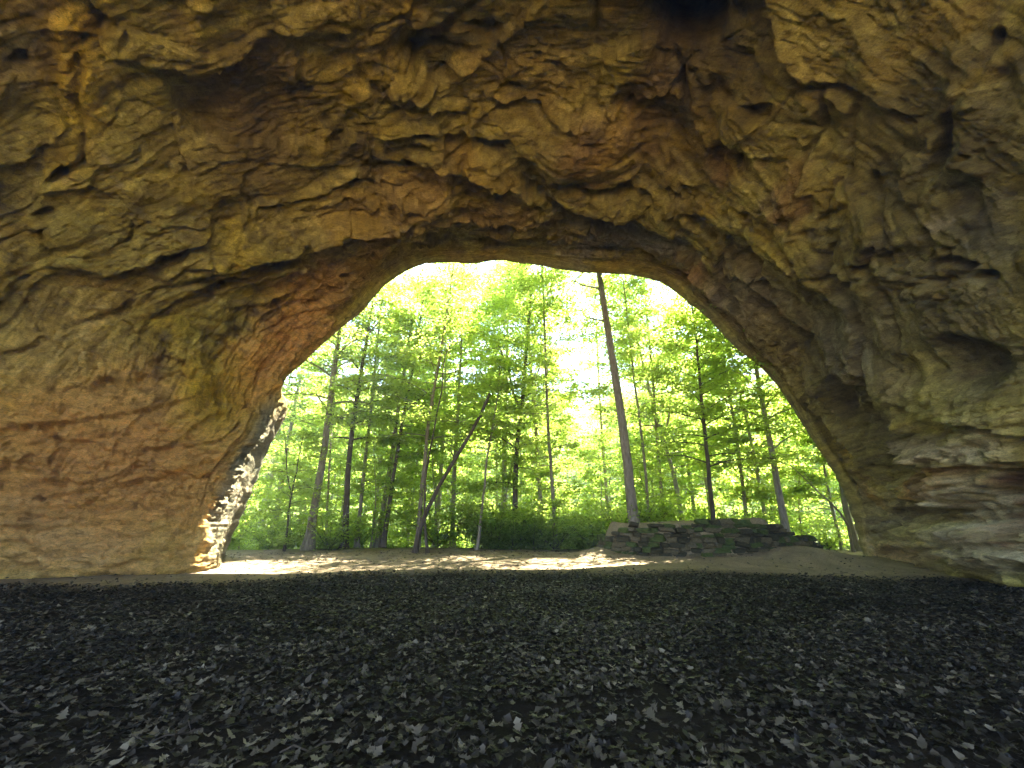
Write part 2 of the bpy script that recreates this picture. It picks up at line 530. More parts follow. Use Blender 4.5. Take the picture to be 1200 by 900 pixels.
# the lower walls: thin beds broken into blocks
QS = np.stack([B[..., 0] * .55 + B[..., 1] * .55, 0.3 * B[..., 1], H * 2.4 + 1.2 * sw[..., 1]], -1)
lv, jd = facets(QS, 1.0, 35.0)
disp += low * sstep(6.6, 7.0, T) * 0.30 * lv
lv, jd = facets(QS * np.array([3, 3, 3.3]) + .8 * sw[..., :1], 1.0, 45.0)
disp += low * sstep(6.6, 7.0, T) * 0.12 * lv
lv, jd = facets(QS * np.array([8, 8, 9]) + 2 * sw[..., :1], 1.0, 55.0)
disp += low * sstep(6.6, 7.0, T) * 0.045 * lv
# high ceiling: broken plates and scallops
hi = sstep(3.5, 8.0, H) * sstep(6.6, 7.6, T)
wv = np.stack([fbm(B, 0.7, 3, off=301), fbm(B, 0.7, 3, off=311), fbm(B, 0.7, 3, off=321)], -1)
mouthz = np.exp(-((T - 7.7) / 0.9) ** 2)
wv = 0.35 * wv + 0.5 * np.stack([fbm(B, 0.3, 2, off=303), fbm(B, 0.3, 2, off=313), fbm(B, 0.3, 2, off=323)], -1)
lv, jd = facets(B + 0.55 * wv, 0.42, 3.0, sz=1.5)
am = 0.15 + 0.85 * sstep(-.25, .3, fbm(B, 0.22, 2, off=331))
am *= smooth_
disp += hi * am * (0.20 + 0.30 * mouthz) * lv - hi * am * 0.16 * np.exp(-(jd / .05) ** 2)
lv, jd = facets(B + 0.30 * wv, 1.15, 9.0, sz=1.9)
am = sstep(-.2, .35, fbm(B, 0.4, 3, off=341)) * (0.35 + 0.65 * mouthz)
am *= smooth_
disp += inside * am * 0.16 * lv - inside * am * 0.07 * np.exp(-(jd / .06) ** 2)
lv, jd = facets(B + 0.16 * wv, 3.1, 15.0, sz=2.2)
disp += inside * sstep(-.1, .4, fbm(B, 0.9, 3, off=351)) * 0.10 * lv
pl2 = saw(0.30 * B[..., 0] * np.sign(B[..., 0] - 2) - 0.55 * B[..., 1] + 0.7 * fbm(B, 0.25, 3, off=61) + .12 * fbm(B, 1.5, 3, off=66)) - 0.5
disp += hi * 0.28 * pl2 * sstep(-0.1, 0.35, fbm(B, 0.3, 2, off=71))
bl = fbm(B, 1.6, 4, 0.6, off=33, mode=2)
disp -= (0.4 + 0.6 * hi) * inside * 0.015 * bl
disp += inside * 0.06 * fbm(B, 3.2, 5, 0.68, off=44, sz=2.0)
q6 = fbm(np.stack([B[..., 0] + 0.5 * wv[..., 0], B[..., 1], B[..., 2]], -1), 1.4, 6, 0.62, off=411, sz=1.8, mode=1)
disp += inside * 0.03 * smooth_ * q6 * (0.45 + 0.9 * sstep(-.2, .4, fbm(B, 0.35, 3, off=421)))
str_ = np.stack([S * 16 + wv[..., 1] * .3, lean * 5 + wv[..., 0] * 3, 0 * T], -1)
disp += inside * sstep(6.3, 7.0, T) * 0.13 * fbm(str_, 1.0, 6, .7, off=431, mode=1)
rimq = np.stack([S * 90 + sw[..., 0], T * 6, 0.3 * H], -1)
lvr, _ = facets(rimq, 1.0, 75.0)
disp += 0.16 * lvr * sstep(5.2, 5.8, T) * sstep(8.0, 6.8, T) * sstep(1, 3, H)
for ks, kd, kw in ((0.45, .08, .014), (1.1, .05, .018), (2.4, .03, .03)):
    nz = fbm(B + 0.25 * wv, ks, 3, 0.55, off=440 + ks * 10, sz=1.7)
    disp -= inside * kd * np.exp(-(nz / kw) ** 2) * sstep(-.1, .3, fbm(B, ks * .6, 2, off=460 + ks * 9))
# weathering pits
pit = sstep(0.42, 0.72, fbm(B, 1.3, 2, off=81)) * sstep(6.6, 7.4, T)
disp -= 0.22 * pit * sstep(-0.1, 0.3, fbm(B, 0.25, 2, off=90))

# --- features of this particular shelter (traced, then carved into the rock where it stands)
wx = 11 * fbm(B, 0.8, 5, .55, off=101); wy = 11 * fbm(B, 0.8, 5, .55, off=111)
modl = 0.25 + 1.1 * sstep(-.35, .35, fbm(B, 0.6, 3, off=121))
FX = PX + wx; FY = PY + wy
HX = FX + 22 * fbm(B, 0.45, 4, .6, off=131); HY = FY + 22 * fbm(B, 0.45, 4, .6, off=141)


def ell(cx, cy, rx, ry, rot=0.0, edge=0.35, X=FX, Y=FY):
    c, s = math.cos(math.radians(rot)), math.sin(math.radians(rot))
    x = X - cx; y = Y - cy
    u = (x * c + y * s) / rx; v = (-x * s + y * c) / ry
    d = np.sqrt(u * u + v * v)
    return sstep(1.0, 1.0 - edge, d) * front


def seg_dist(pts):
    best = np.full(FX.shape, 1e9); side = np.zeros(FX.shape)
    for (x0, y0), (x1, y1) in zip(pts[:-1], pts[1:]):
        dx, dy = x1 - x0, y1 - y0; L2 = dx * dx + dy * dy
        t = np.clip(((FX - x0) * dx + (FY - y0) * dy) / L2, 0, 1)
        qx = FX - (x0 + t * dx); qy = FY - (y0 + t * dy)
        d = np.hypot(qx, qy)
        cr = dx * qy - dy * qx
        m = d < best
        best = np.where(m, d, best); side = np.where(m, np.sign(cr), side)
    return best, side


def crack(pts, w, depth):
    global disp
    d, _ = seg_dist(pts)
    disp = disp - 0.9 * depth * modl * np.exp(-(d / (w * (0.5 + 0.6 * modl))) ** 2) * front * inside


def ridge(pts, w, h): crack(pts, w, -h)


def ledge(pts, h, reach, w=3.0):
    """rock on the right-hand side of the line (seen along it) stands proud by h, fading over reach"""
    global disp
    d, sd = seg_dist(pts)
    sgn = d * sd
    disp = disp + 1.6 * h * sstep(-w, w, sgn) * np.exp(-(np.maximum(sgn, 0) / reach) ** 1.5) * sstep(2.5 * reach, 0.5 * reach, d) * front * inside


def hollow(cx, cy, rx, ry, rot, depth, edge=0.6):
    global disp
    k_ = abs(depth) * (0.55 if ry > 11 and depth < 1 and depth > 0 and rx < 60 else 1.2) * (1 if depth > 0 else -1)
    disp = disp - k_ * ell(cx, cy, rx, ry, rot, edge, HX, HY) * inside


FEAT_H = [(808, 8, 52, 62, 0, 3.2, .35), (850, 190, 34, 34, 20, .9, .6), (835, 120, 26, 42, 10, .8, .7), (740, 110, 22, 26, 0, .4, .6),
          (722, 268, 52, 14, 14, .75, .5), (756, 236, 9, 22, -10, .7, .5), (700, 218, 55, 9, 0, .6, .5), (632, 205, 14, 34, -35, .65, .5),
          (586, 224, 10, 7, 0, .5, .5), (560, 228, 14, 7, 0, .4, .5), (500, 60, 60, 34, 25, .45, .7), (575, 35, 30, 18, 0, .35, .6),
          (350, 326, 40, 12, -18, .75, .5), (385, 344, 26, 7, -15, .5, .5), (322, 354, 13, 8, -30, .6, .5), (368, 352, 15, 6, -20, .5, .5),
          (420, 314, 20, 6, -8, .4, .5), (640, 268, 26, 8, 10, .35, .5), (470, 180, 26, 16, 0, .4, .6), (425, 95, 40, 34, 0, .3, .7),
          (265, 465, 68, 40, -20, .85, .8), (170, 452, 22, 12, 0, .35, .6), (125, 447, 16, 10, 0, .4, .6), (200, 425, 30, 10, -10, .3, .6),
          (70, 200, 20, 7, -30, .5, .5), (145, 52, 5, 12, 0, .35, .5), (40, 130, 26, 12, 0, .25, .7), (50, 260, 22, 12, -30, .4, .6),
          (20, 70, 18, 10, 0, .3, .6), (230, 130, 60, 60, 0, .35, .7), (320, 120, 46, 60, 0, .35, .5), (250, 255, 60, 30, 0, .25, .7),
          (1192, 590, 34, 44, 0, 1.3, .45), (1078, 556, 22, 56, -22, .8, .6), (1040, 470, 70, 13, 42, .55, .6), (960, 425, 60, 10, 36, .5, .6),
          (1090, 430, 40, 20, 30, .4, .6), (1150, 420, 60, 44, 20, .6, .7), (1090, 195, 12, 46, 25, .55, .6), (1128, 235, 34, 24, 0, .5, .7),
          (1013, 313, 16, 9, 10, .5, .6), (1140, 310, 60, 10, 12, .4, .6), (945, 180, 30, 52, 20, .45, .5), (1170, 110, 34, 40, 0, .5, .7),
          (905, 265, 20, 22, 0, .35, .6), (970, 255, 26, 12, -30, .4, .6), (870, 315, 26, 9, 20, .4, .5), (790, 335, 26, 8, 35, .45, .5),
          (1102, 655, 12, 30, -40, .35, .6), (1020, 560, 12, 40, -28, .45, .6), (990, 520, 12, 40, -34, .4, .6), (980, 90, 30, 30, 0, .3, .7),
          (1065, 665, 10, 24, -20, .4, .6), (1045, 620, 8, 34, -12, .4, .6), (60, 570, 30, 6, 0, .25, .6), (110, 588, 8, 6, 0, .3, .5),
          (55, 583, 6, 5, 0, .3, .5), (45, 605, 30, 5, 0, .25, .6), (150, 555, 40, 5, -6, .2, .6), (880, 90, 16, 40, -20, .35, .6),
          (1195, 250, 30, 60, 0, .5, .7), (530, 325, 2, 2, 0, 0.0, .5), (620, 110, 46, 20, 5, .3, .6), (250, 610, 14, 60, 18, .35, .6)]
for a in FEAT_H: hollow(*a)
FEAT_B = [(685, 165, 86, 54, 8, .75, .7), (695, 240, 60, 22, 6, .3, .6), (550, 190, 60, 30, 12, .3, .6), (470, 105, 52, 40, 30, .35, .6),
          (480, 240, 70, 24, -20, .3, .6), (1112, 574, 66, 22, 0, .55, .5), (1075, 578, 26, 22, 0, .45, .5), (930, 225, 26, 40, 25, .35, .6),
          (1040, 265, 60, 30, 20, .3, .7), (60, 430, 70, 60, -20, .3, .8), (120, 620, 90, 36, 0, .25, .8), (205, 540, 60, 40, -30, .3, .8),
          (322, 458, 14, 16, 0, .35, .6), (1150, 640, 90, 28, 6, .35, .5), (1130, 520, 80, 16, -6, .25, .6), (90, 280, 40, 46, 0, .3, .6)]
for cx, cy, rx, ry, rot, h, e in FEAT_B: hollow(cx, cy, rx, ry, rot, -h, e)
CR = [([(88, 60), (92, 120), (100, 160), (96, 190), (60, 215)], 4, .35), ([(100, 192), (128, 200), (128, 300)], 4, .22),
      ([(605, 195), (640, 232), (690, 232), (745, 212)], 5, .55), ([(655, 232), (672, 262), (700, 285)], 5, .5),
      ([(460, 190), (500, 200), (540, 170), (590, 165)], 4, .35), ([(350, 60), (352, 130), (345, 185)], 3, .22),
      ([(270, 310), (330, 300), (400, 270), (470, 262), (540, 268), (600, 262)], 4, .35), ([(300, 250), (350, 235), (420, 215), (470, 222)], 3, .3),
      ([(420, 130), (455, 180), (500, 175)], 4, .4), ([(560, 140), (600, 120), (640, 95)], 3, .3), ([(380, 285), (430, 262), (480, 240), (520, 245)], 3, .3),
      ([(760, 15), (790, 60), (800, 110), (840, 180)], 6, .5), ([(1168, 40), (1140, 100), (1108, 135), (1092, 200)], 6, .5),
      ([(850, 210), (880, 250), (870, 300)], 4, .35), ([(960, 105), (955, 160), (940, 190), (945, 250)], 4, .35), ([(1000, 130), (985, 200), (960, 260)], 4, .25),
      ([(880, 330), (960, 380), (1030, 440), (1075, 500), (1100, 540)], 5, .5), ([(850, 340), (930, 400), (1000, 470), (1050, 540)], 4, .35),
      ([(900, 300), (1000, 330), (1080, 330), (1180, 320)], 4, .35), ([(960, 490), (1000, 540), (1040, 600), (1050, 650)], 4, .4),
      ([(1000, 490), (1050, 560), (1070, 620)], 5, .45), ([(930, 440), (980, 490), (1020, 520)], 4, .3), ([(1020, 614), (1090, 618), (1200, 612)], 3, .3),
      ([(1080, 640), (1140, 648), (1200, 655)], 3, .25), ([(0, 596), (60, 594), (130, 600), (220, 592)], 3, .25), ([(0, 545), (80, 552), (160, 540)], 3, .15),
      ([(20, 622), (120, 618), (225, 625)], 2.5, .2), ([(0, 420), (70, 390), (150, 360), (240, 330)], 4, .22), ([(90, 520), (160, 505), (230, 510), (280, 495)], 3, .2),
      ([(780, 310), (830, 350), (870, 400)], 4, .35), ([(700, 0), (700, 60), (720, 100)], 4, .2), ([(560, 0), (520, 40), (470, 75), (440, 120)], 4, .25),
      ([(640, 300), (665, 280), (660, 262)], 3, .3), ([(520, 280), (570, 292), (640, 285)], 3, .3), ([(0, 330), (60, 300), (140, 270)], 4, .2)]
for p, w, dpt in CR: crack(p, w, dpt)
RD = [([(770, 0), (795, 70), (815, 130), (838, 175)], 5, .3), ([(900, 20), (930, 70), (965, 110), (990, 130)], 8, .3), ([(940, 120), (955, 170), (945, 220), (935, 270)], 5, .28),
      ([(345, 75), (353, 130), (350, 180)], 4, .22), ([(285, 268), (300, 245), (345, 235), (420, 205)], 6, .3), ([(1120, 60), (1112, 130), (1075, 150)], 6, .2),
      ([(1135, 165), (1120, 190), (1150, 200)], 6, .3), ([(985, 505), (1020, 540), (1055, 575)], 5, .35), ([(80, 0), (78, 60), (90, 120)], 14, .25),
      ([(240, 0), (230, 60)], 12, .15), ([(500, 20), (430, 100), (380, 170), (345, 235)], 7, .22), ([(640, 0), (575, 55), (540, 90), (480, 110)], 5, .2),
      ([(845, 160), (880, 175), (900, 215)], 5, .25), ([(1000, 380), (1060, 400), (1110, 450)], 7, .25), ([(1095, 500), (1060, 480), (1000, 430)], 6, .25),
      ([(860, 410), (930, 470), (990, 560)], 6, .2), ([(230, 670), (232, 630), (250, 585), (300, 500)], 7, .15)]
for p, w, h in RD: ridge(p, w, h)
LD = [([(600, 262), (470, 262), (400, 272), (300, 310), (220, 350)], .32, 34), ([(520, 240), (430, 262), (350, 290), (250, 320)], .3, 26),
      ([(760, 262), (700, 240), (610, 225), (560, 200), (480, 190)], .4, 40), ([(1100, 560), (1050, 480), (960, 400), (860, 330)], .3, 30),
      ([(1060, 640), (1010, 560), (950, 480), (880, 400)], .25, 22), ([(1200, 500), (1100, 480), (1000, 430)], .35, 40),
      ([(640, 190), (600, 160), (540, 150), (460, 160)], .3, 30), ([(200, 470), (120, 490), (0, 500)], .2, 40), ([(300, 520), (180, 560), (60, 580)], .2, 30),
      ([(1200, 540), (1120, 545), (1070, 520)], .35, 24), ([(1200, 615), (1100, 616), (1030, 610)], -.4, 40), ([(940, 330), (860, 270), (790, 250)], .3, 30)]
for p, h, rc in LD: ledge(p, h, rc)

disp *= (0.55 + 0.45 * sstep(6.2, 6.9, T))
disp -= 0.42 * sstep(5.7, 6.4, T) * sstep(9.5, 7.5, T) * sstep(1.0, 4.0, H)
# ease the relief off at the silhouette so that the mouth keeps its outline
R = B + Nn * disp[..., None]
R[..., 2] += 0.0

# ribs and beds of the right-hand foot
ribm = sstep(.80, .90, S) * sstep(6.3, 6.8, T) * sstep(9.5, 8.5, T)
rb = saw(T * 7 + .7 * fbm(B, .5, 3, off=701) + H * .5)
disp += ribm * 0.22 * (rb - .5) * sstep(-.3, .2, fbm(B, .4, 2, off=711)) * sstep(6.5, 3.5, H)
bd = saw(H * 2.2 + .3 * fbm(B, .4, 3, off=721))
disp += ribm * 0.16 * (bd - .5) * sstep(2.6, 1.4, H)
R = B + Nn * disp[..., None]

# --- rock colour: its own stains, with light and shade painted into some patches
def mixp(c, col, k):
    return c * (1 - k[..., None]) + np.array(col) * k[..., None]


n1 = fbm(B, 0.35, 4, 0.6, off=201); n2 = fbm(B, 0.9, 4, 0.6, off=211, sz=2.5); n3 = fbm(B, 0.22, 3, off=221); n4 = fbm(B, 2.4, 4, .6, off=231, sz=1.5)
c = np.ones(B.shape) * np.array([0.40, 0.33, 0.085])
c = mixp(c, (0.54, 0.40, 0.05), sstep(-0.1, 0.5, n1) * 0.8)
c = mixp(c, (0.30, 0.225, 0.09), sstep(0.0, 0.5, n2) * 0.7)
c = mixp(c, (0.36, 0.23, 0.09), sstep(0.1, 0.5, n3) * 0.7)
wobX = PX + 40 * n1 + 14 * n2; wobY = PY + 40 * n3 + 14 * n4


def patch(cx, cy, rx, ry, rot, col, k, edge=0.9):
    global c
    c = mixp(c, col, ell(cx, cy, rx, ry, rot, edge, wobX, wobY) * k)


ORANGE = (0.88, 0.45, 0.125); YELLOW = (0.74, 0.52, 0.05); TAN = (0.70, 0.49, 0.24); GREY = (0.30, 0.275, 0.20); DARK = (0.09, 0.075, 0.05)  # ORANGE is lifted past the stone's own tone to brighten the left wall
PALE = (0.66, 0.55, 0.32); BROWN = (0.30, 0.19, 0.065); RUST = (0.42, 0.16, 0.06); OLIVE = (0.42, 0.36, 0.09)
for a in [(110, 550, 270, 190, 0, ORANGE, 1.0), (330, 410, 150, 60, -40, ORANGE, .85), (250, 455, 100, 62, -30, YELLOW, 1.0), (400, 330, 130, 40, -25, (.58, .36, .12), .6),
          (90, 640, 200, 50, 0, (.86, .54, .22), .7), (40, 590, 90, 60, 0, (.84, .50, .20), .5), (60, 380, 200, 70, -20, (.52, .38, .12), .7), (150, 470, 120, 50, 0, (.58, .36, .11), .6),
          (85, 90, 50, 160, 4, YELLOW, .75), (60, 280, 130, 100, 0, OLIVE, .6), (180, 140, 120, 160, 0, OLIVE, .6), (290, 130, 110, 140, 0, BROWN, .75),
          (360, 120, 60, 100, 0, DARK, .25), (450, 240, 180, 50, -12, (.50, .35, .10), .7), (420, 60, 90, 110, 30, (.50, .36, .07), .7), (600, 70, 120, 90, 0, (.44, .31, .09), .7),
          (685, 165, 90, 60, 0, (.36, .22, .09), .8), (590, 255, 110, 30, 0, (.50, .32, .12), .6), (760, 160, 60, 70, 0, BROWN, .7), (760, 290, 120, 30, 10, (.30, .27, .26), .7),
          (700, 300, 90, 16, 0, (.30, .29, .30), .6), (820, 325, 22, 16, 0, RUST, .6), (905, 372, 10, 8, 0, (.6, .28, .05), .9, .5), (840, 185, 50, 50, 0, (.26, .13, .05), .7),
          (930, 225, 36, 50, 20, (.44, .24, .08), .8), (950, 90, 70, 90, 0, (.48, .37, .10), .6), (1080, 120, 150, 140, 0, (.34, .28, .09), .6), (1120, 330, 160, 90, 0, (.26, .21, .10), .8),
          (1160, 420, 80, 60, 0, DARK, .45), (1000, 400, 130, 80, 30, (.33, .27, .15), .7), (870, 350, 90, 70, 40, (.38, .32, .22), .7), (1100, 570, 62, 26, 0, (.60, .34, .09), .95, .5),
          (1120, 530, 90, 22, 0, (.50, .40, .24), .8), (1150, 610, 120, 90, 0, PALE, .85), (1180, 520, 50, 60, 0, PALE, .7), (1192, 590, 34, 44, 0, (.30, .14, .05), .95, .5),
          (1030, 600, 40, 60, -25, (.40, .34, .2), .7), (1040, 650, 80, 30, 0, TAN, .8), (1022, 580, 20, 30, -30, (.55, .36, .09), .8), (1020, 640, 22, 40, 0, PALE, .7),
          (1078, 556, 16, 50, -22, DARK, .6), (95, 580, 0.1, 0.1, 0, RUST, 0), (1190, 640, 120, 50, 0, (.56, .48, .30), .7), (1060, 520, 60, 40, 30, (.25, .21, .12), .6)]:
    patch(*a)
for a in [(800, 120, 60, 130, -10, (.12, .09, .05), .75), (1170, 160, 60, 120, 10, (.16, .13, .06), .7), (300, 120, 90, 120, 0, (.20, .14, .06), .6),  # shade painted over hollows and upper corners
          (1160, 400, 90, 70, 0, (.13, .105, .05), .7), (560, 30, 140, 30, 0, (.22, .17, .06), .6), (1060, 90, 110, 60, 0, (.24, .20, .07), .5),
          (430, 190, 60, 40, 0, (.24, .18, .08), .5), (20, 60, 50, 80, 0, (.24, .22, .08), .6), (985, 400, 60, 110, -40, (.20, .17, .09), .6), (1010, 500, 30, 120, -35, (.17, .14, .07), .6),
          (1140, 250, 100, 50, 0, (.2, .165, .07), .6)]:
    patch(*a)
for a in [(1090, 200, 240, 330, 15, (.15, .125, .05), .62), (820, 60, 110, 130, 0, (.12, .095, .04), .6), (620, 20, 330, 60, 0, (.22, .18, .06), .55), (960, 400, 150, 130, 40, (.17, .14, .07), .5),  # right third and top darkened, shade put into the colour
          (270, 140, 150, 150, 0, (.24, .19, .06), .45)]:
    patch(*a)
# fine banding that runs with the ledges, and mottling
stq = np.stack([S * 22 + .5 * sw[..., 0], lean * 3.2 + 2.5 * sw[..., 1], 0 * T], -1)
band = fbm(stq, 1.0, 6, .68, off=801)
hb = fbm(np.stack([B[..., 0] * .35, B[..., 1] * .35, H * 3.0 + 1.5 * sw[..., 1]], -1), 1.0, 6, .66, off=811)
lw = low[..., None]
gain = np.clip(1 + 1.4 * (band[..., None] * (1 - lw) + hb[..., None] * lw), .3, 1.9)
c = c * np.stack([gain[..., 0] ** .9, gain[..., 0], gain[..., 0] ** 1.25], -1)
mott = fbm(B, 5.0, 4, .65, off=821)
c = c * np.clip(1 + .55 * mott, .5, 1.5)[..., None]
# rusty flecks, black seepage, pale lime streaks
c = mixp(c, (0.30, 0.12, 0.05), sstep(0.38, 0.6, n2 + 0.25 * n4) * 0.5 * low)
vert = fbm(B, 0.6, 4, .6, off=260, sz=0.25)
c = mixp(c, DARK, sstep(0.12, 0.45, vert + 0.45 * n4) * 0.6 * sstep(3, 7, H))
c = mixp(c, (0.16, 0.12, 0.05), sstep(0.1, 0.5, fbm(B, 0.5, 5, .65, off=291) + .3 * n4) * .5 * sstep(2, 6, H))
c = mixp(c, (0.50, 0.34, 0.05), sstep(0.15, 0.5, fbm(B, 0.4, 4, .6, off=295)) * .55)
c = mixp(c, PALE, sstep(0.42, 0.6, fbm(B, 0.8, 4, .6, off=280, mode=0) + .2 * n4) * 0.35)
c = mixp(c, (.84, .48, .13), ell(110, 560, 280, 180, 0, .9, wobX, wobY) * .4)  # orange left wall lifted again, painted brightness for its stronger light
# outer buttress at the left foot of the mouth: darker grey with grey-green blotches
but = ell(285, 570, 60, 130, 22, .4) * sstep(7.05, 6.9, T)
c = mixp(c, (0.20, 0.19, 0.13), but * .9)
c = mixp(c, (0.10, 0.11, 0.06), but * sstep(-.1, .3, n2) * .6)
c = mixp(c, (0.20, 0.20, 0.12), sstep(6.2, 5.0, T) * 1.0)

idx = np.arange(NR * NS).reshape(NR, NS)
Fr = np.stack([idx[:-1, :-1], idx[:-1, 1:], idx[1:, 1:], idx[1:, :-1]], -1).reshape(-1, 4)
c = c * (1.22 - 0.10 * sstep(4.0, 9.0, H + 2.5 * n1))[..., None]   # high vault toned down, its shade put into the colour
c = c / np.maximum(1, c.max(-1, keepdims=True) / .82)   # keep the hue where the stone is palest
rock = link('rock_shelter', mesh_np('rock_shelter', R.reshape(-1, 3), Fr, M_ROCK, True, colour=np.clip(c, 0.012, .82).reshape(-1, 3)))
tag(rock, 'huge vaulted sandstone overhang of orange, ochre and dark rock framing the woods', None, None, 'structure')


# ------------------------------------------------------------------ leaf litter
def leaf_template(kind, hi=True):
    """flat outline of a dead leaf, unit length, as a fan about its midrib"""
    if kind == 0: w = [0.0, .22, .30, .16, .36, .20, .30, .14, .20, .0]        # oak lobes
    elif kind == 1: w = [0.0, .30, .46, .22, .50, .18, .30, .10, .12, .0]      # maple-like
    else: w = [0.0, .14, .24, .30, .32, .30, .25, .18, .09, .0]                # plain oval
    if not hi: w = [.04, max(w) * .85, .04]
    n = len(w); xs = np.linspace(-.5, .5, n)
    V = []; Fq = []
    for k in range(n):
        V.append((xs[k], 0, 0)); V.append((xs[k] + (0.05 if k % 2 else -.03), w[k], 0)); V.append((xs[k] + (0.05 if k % 2 else -.03), -w[k], 0))
    for k in range(n - 1):
        a, b = 3 * k, 3 * k + 3
        Fq.append((a, b, b + 1, a + 1)); Fq.append((a + 2, b + 2, b, a))
    return np.array(V, float), np.array(Fq)


def rot_mats(az, tilt, tdir):
    ca, sa = np.cos(az), np.sin(az)
    Rz = np.zeros((len(az), 3, 3)); Rz[:, 0, 0] = ca; Rz[:, 0, 1] = -sa; Rz[:, 1, 0] = sa; Rz[:, 1, 1] = ca; Rz[:, 2, 2] = 1
    ux, uy = np.cos(tdir), np.sin(tdir); ct, st = np.cos(tilt), np.sin(tilt)
    Rt = np.zeros_like(Rz)
    Rt[:, 0, 0] = ct + ux * ux * (1 - ct); Rt[:, 0, 1] = ux * uy * (1 - ct); Rt[:, 0, 2] = uy * st
    Rt[:, 1, 0] = ux * uy * (1 - ct); Rt[:, 1, 1] = ct + uy * uy * (1 - ct); Rt[:, 1, 2] = -ux * st
    Rt[:, 2, 0] = -uy * st; Rt[:, 2, 1] = ux * st; Rt[:, 2, 2] = ct
    return Rt @ Rz


def scatter_litter(n, y0, y1, size, hi, xw=1.35, seed=1, bare=False):
    r = np.random.default_rng(seed)
    y = np.sqrt(r.uniform(y0 ** 2, y1 ** 2, n)); x = r.uniform(-1, 1, n) * np.minimum(y * xw + 0.8, 22)
    e = 14.3 + 0.9 * fbm(np.stack([x, y, 0 * x], -1), 0.35, 3, off=31) - 1.2 * np.exp(-((x - 11) / 3.0) ** 2) - 2.6 * sstep(-4, -11, x)
    if bare: e = e * 0 + 21.5
    keep = (y + np.abs(r.normal(0, 0.75, n)) * (r.random(n) < .85) < e) & (x < 12.2)
    clump = fbm(np.stack([x, y, 0 * x], -1), 1.1, 3, off=77)
    keep &= r.random(n) < 0.75 + 0.8 * clump
    x, y = x[keep], y[keep]; n = len(x)
    Vs, Fs, Ts = [], [], []
    base = 0
    kinds = r.integers(0, 3, n)
    z = ground_z(x, y) + 0.03 * fbm(np.stack([x, y, 0 * x], -1), 1.6, 4, off=2)
    for kd in range(3):
        m = kinds == kd; k = m.sum()
        if not k: continue
        V, Fq = leaf_template(kd, hi)
        s = size * r.uniform(0.6, 1.35, k)
        curl = r.uniform(-0.5, 1.3, k)[:, None]; cup = r.uniform(-0.6, 1.6, k)[:, None]
        L = np.repeat(V[None], k, 0)
        L[..., 1] *= r.uniform(.7, 1.15, k)[:, None]
        L[..., 2] = curl * L[..., 0] ** 2 + cup * L[..., 1] ** 2 + r.normal(0, 0.03, L[..., 2].shape)
        L[..., 2] += 0.25 * np.sin(L[..., 0] * 6 + r.uniform(0, 6, k)[:, None]) * np.abs(L[..., 1])
        L *= s[:, None, None]
        Rm = rot_mats(r.uniform(0, 6.28, k), np.abs(r.normal(0, 0.27, k)), r.uniform(0, 6.28, k))
        L = np.einsum('kij,kvj->kvi', Rm, L)
        L[..., 0] += x[m][:, None]; L[..., 1] += y[m][:, None]
        L[..., 2] += (z[m] + r.uniform(0.012, 0.07, k))[:, None]
        Vs.append(L.reshape(-1, 3))
        Fs.append((Fq[None] + base + (np.arange(k) * len(V))[:, None, None]).reshape(-1, 4))
        tn = np.clip(r.beta(1.2, 2.3, k) + 0.42 * fbm(np.stack([x[m], y[m], 0 * y[m]], -1), .55, 4, off=5), 0, 1)
        Ts.append(np.repeat(tn, len(Fq)))
        base += k * len(V)
    return np.vstack(Vs), np.vstack(Fs), np.concatenate(Ts)


A = [scatter_litter(29000, 2.0, 7.5, 0.080, True, seed=3), scatter_litter(110000, 6.8, 17, 0.088, False, seed=4), scatter_litter(2600, 12.5, 21.5, 0.085, False, seed=6, bare=True)]
off = 0; VV, FF, TT = [], [], []
for v_, f_, t_ in A:
    VV.append(v_); FF.append(f_ + off); TT.append(t_); off += len(v_)
litter = link('leaf_litter', mesh_np('leaf_litter', np.vstack(VV), np.vstack(FF), M_LITTER, True, tone=np.concatenate(TT)))
tag(litter, 'thick carpet of dark dead leaves covering the floor of the shelter', None, None, 'stuff')
# the nearest, largest leaves are separate pieces lying on top
leaf_meshes = []
for k in range(14):
    V, Fq = leaf_template(k % 3, True)
    V = V.copy(); V[:, 1] *= random.uniform(.75, 1.15)
    V[:, 2] = random.uniform(-.4, 1.2) * V[:, 0] ** 2 + random.uniform(-.5, 1.5) * V[:, 1] ** 2 + 0.2 * np.sin(V[:, 0] * 6 + k) * np.abs(V[:, 1])
    leaf_meshes.append(mesh_np('leaf', V, Fq, M_LITTER, True, tone=np.full(len(Fq), [.35, .7, .5, .6, .25, .8, .45][k % 7])))
for k in range(300):
    y = random.uniform(3.1, 4.9); x = random.uniform(-1, 1) * (y * 1.2)
    o = link('leaf', leaf_meshes[k % 14], litter, (x, y, float(ground_z(x, y)) + random.uniform(.06, .09)))
    o.rotation_euler = (random.gauss(0, .3), random.gauss(0, .3), random.uniform(0, 6.28))
    o.scale = (random.uniform(.08, .12),) * 3


# ------------------------------------------------------------------ dry stone wall on its mound
def make_stone_mesh(seed):
    r = random.Random(seed)
    bm = bmesh.new()
    bmesh.ops.create_cube(bm, size=1)
    bmesh.ops.bevel(bm, geom=bm.edges[:] + bm.verts[:], offset=0.16, segments=1, affect='EDGES')
    for v in bm.verts: v.co += Vector((r.gauss(0, .06), r.gauss(0, .06), r.gauss(0, .08)))
    me = bpy.data.meshes.new('stone'); bm.to_mesh(me); bm.free()
    return me


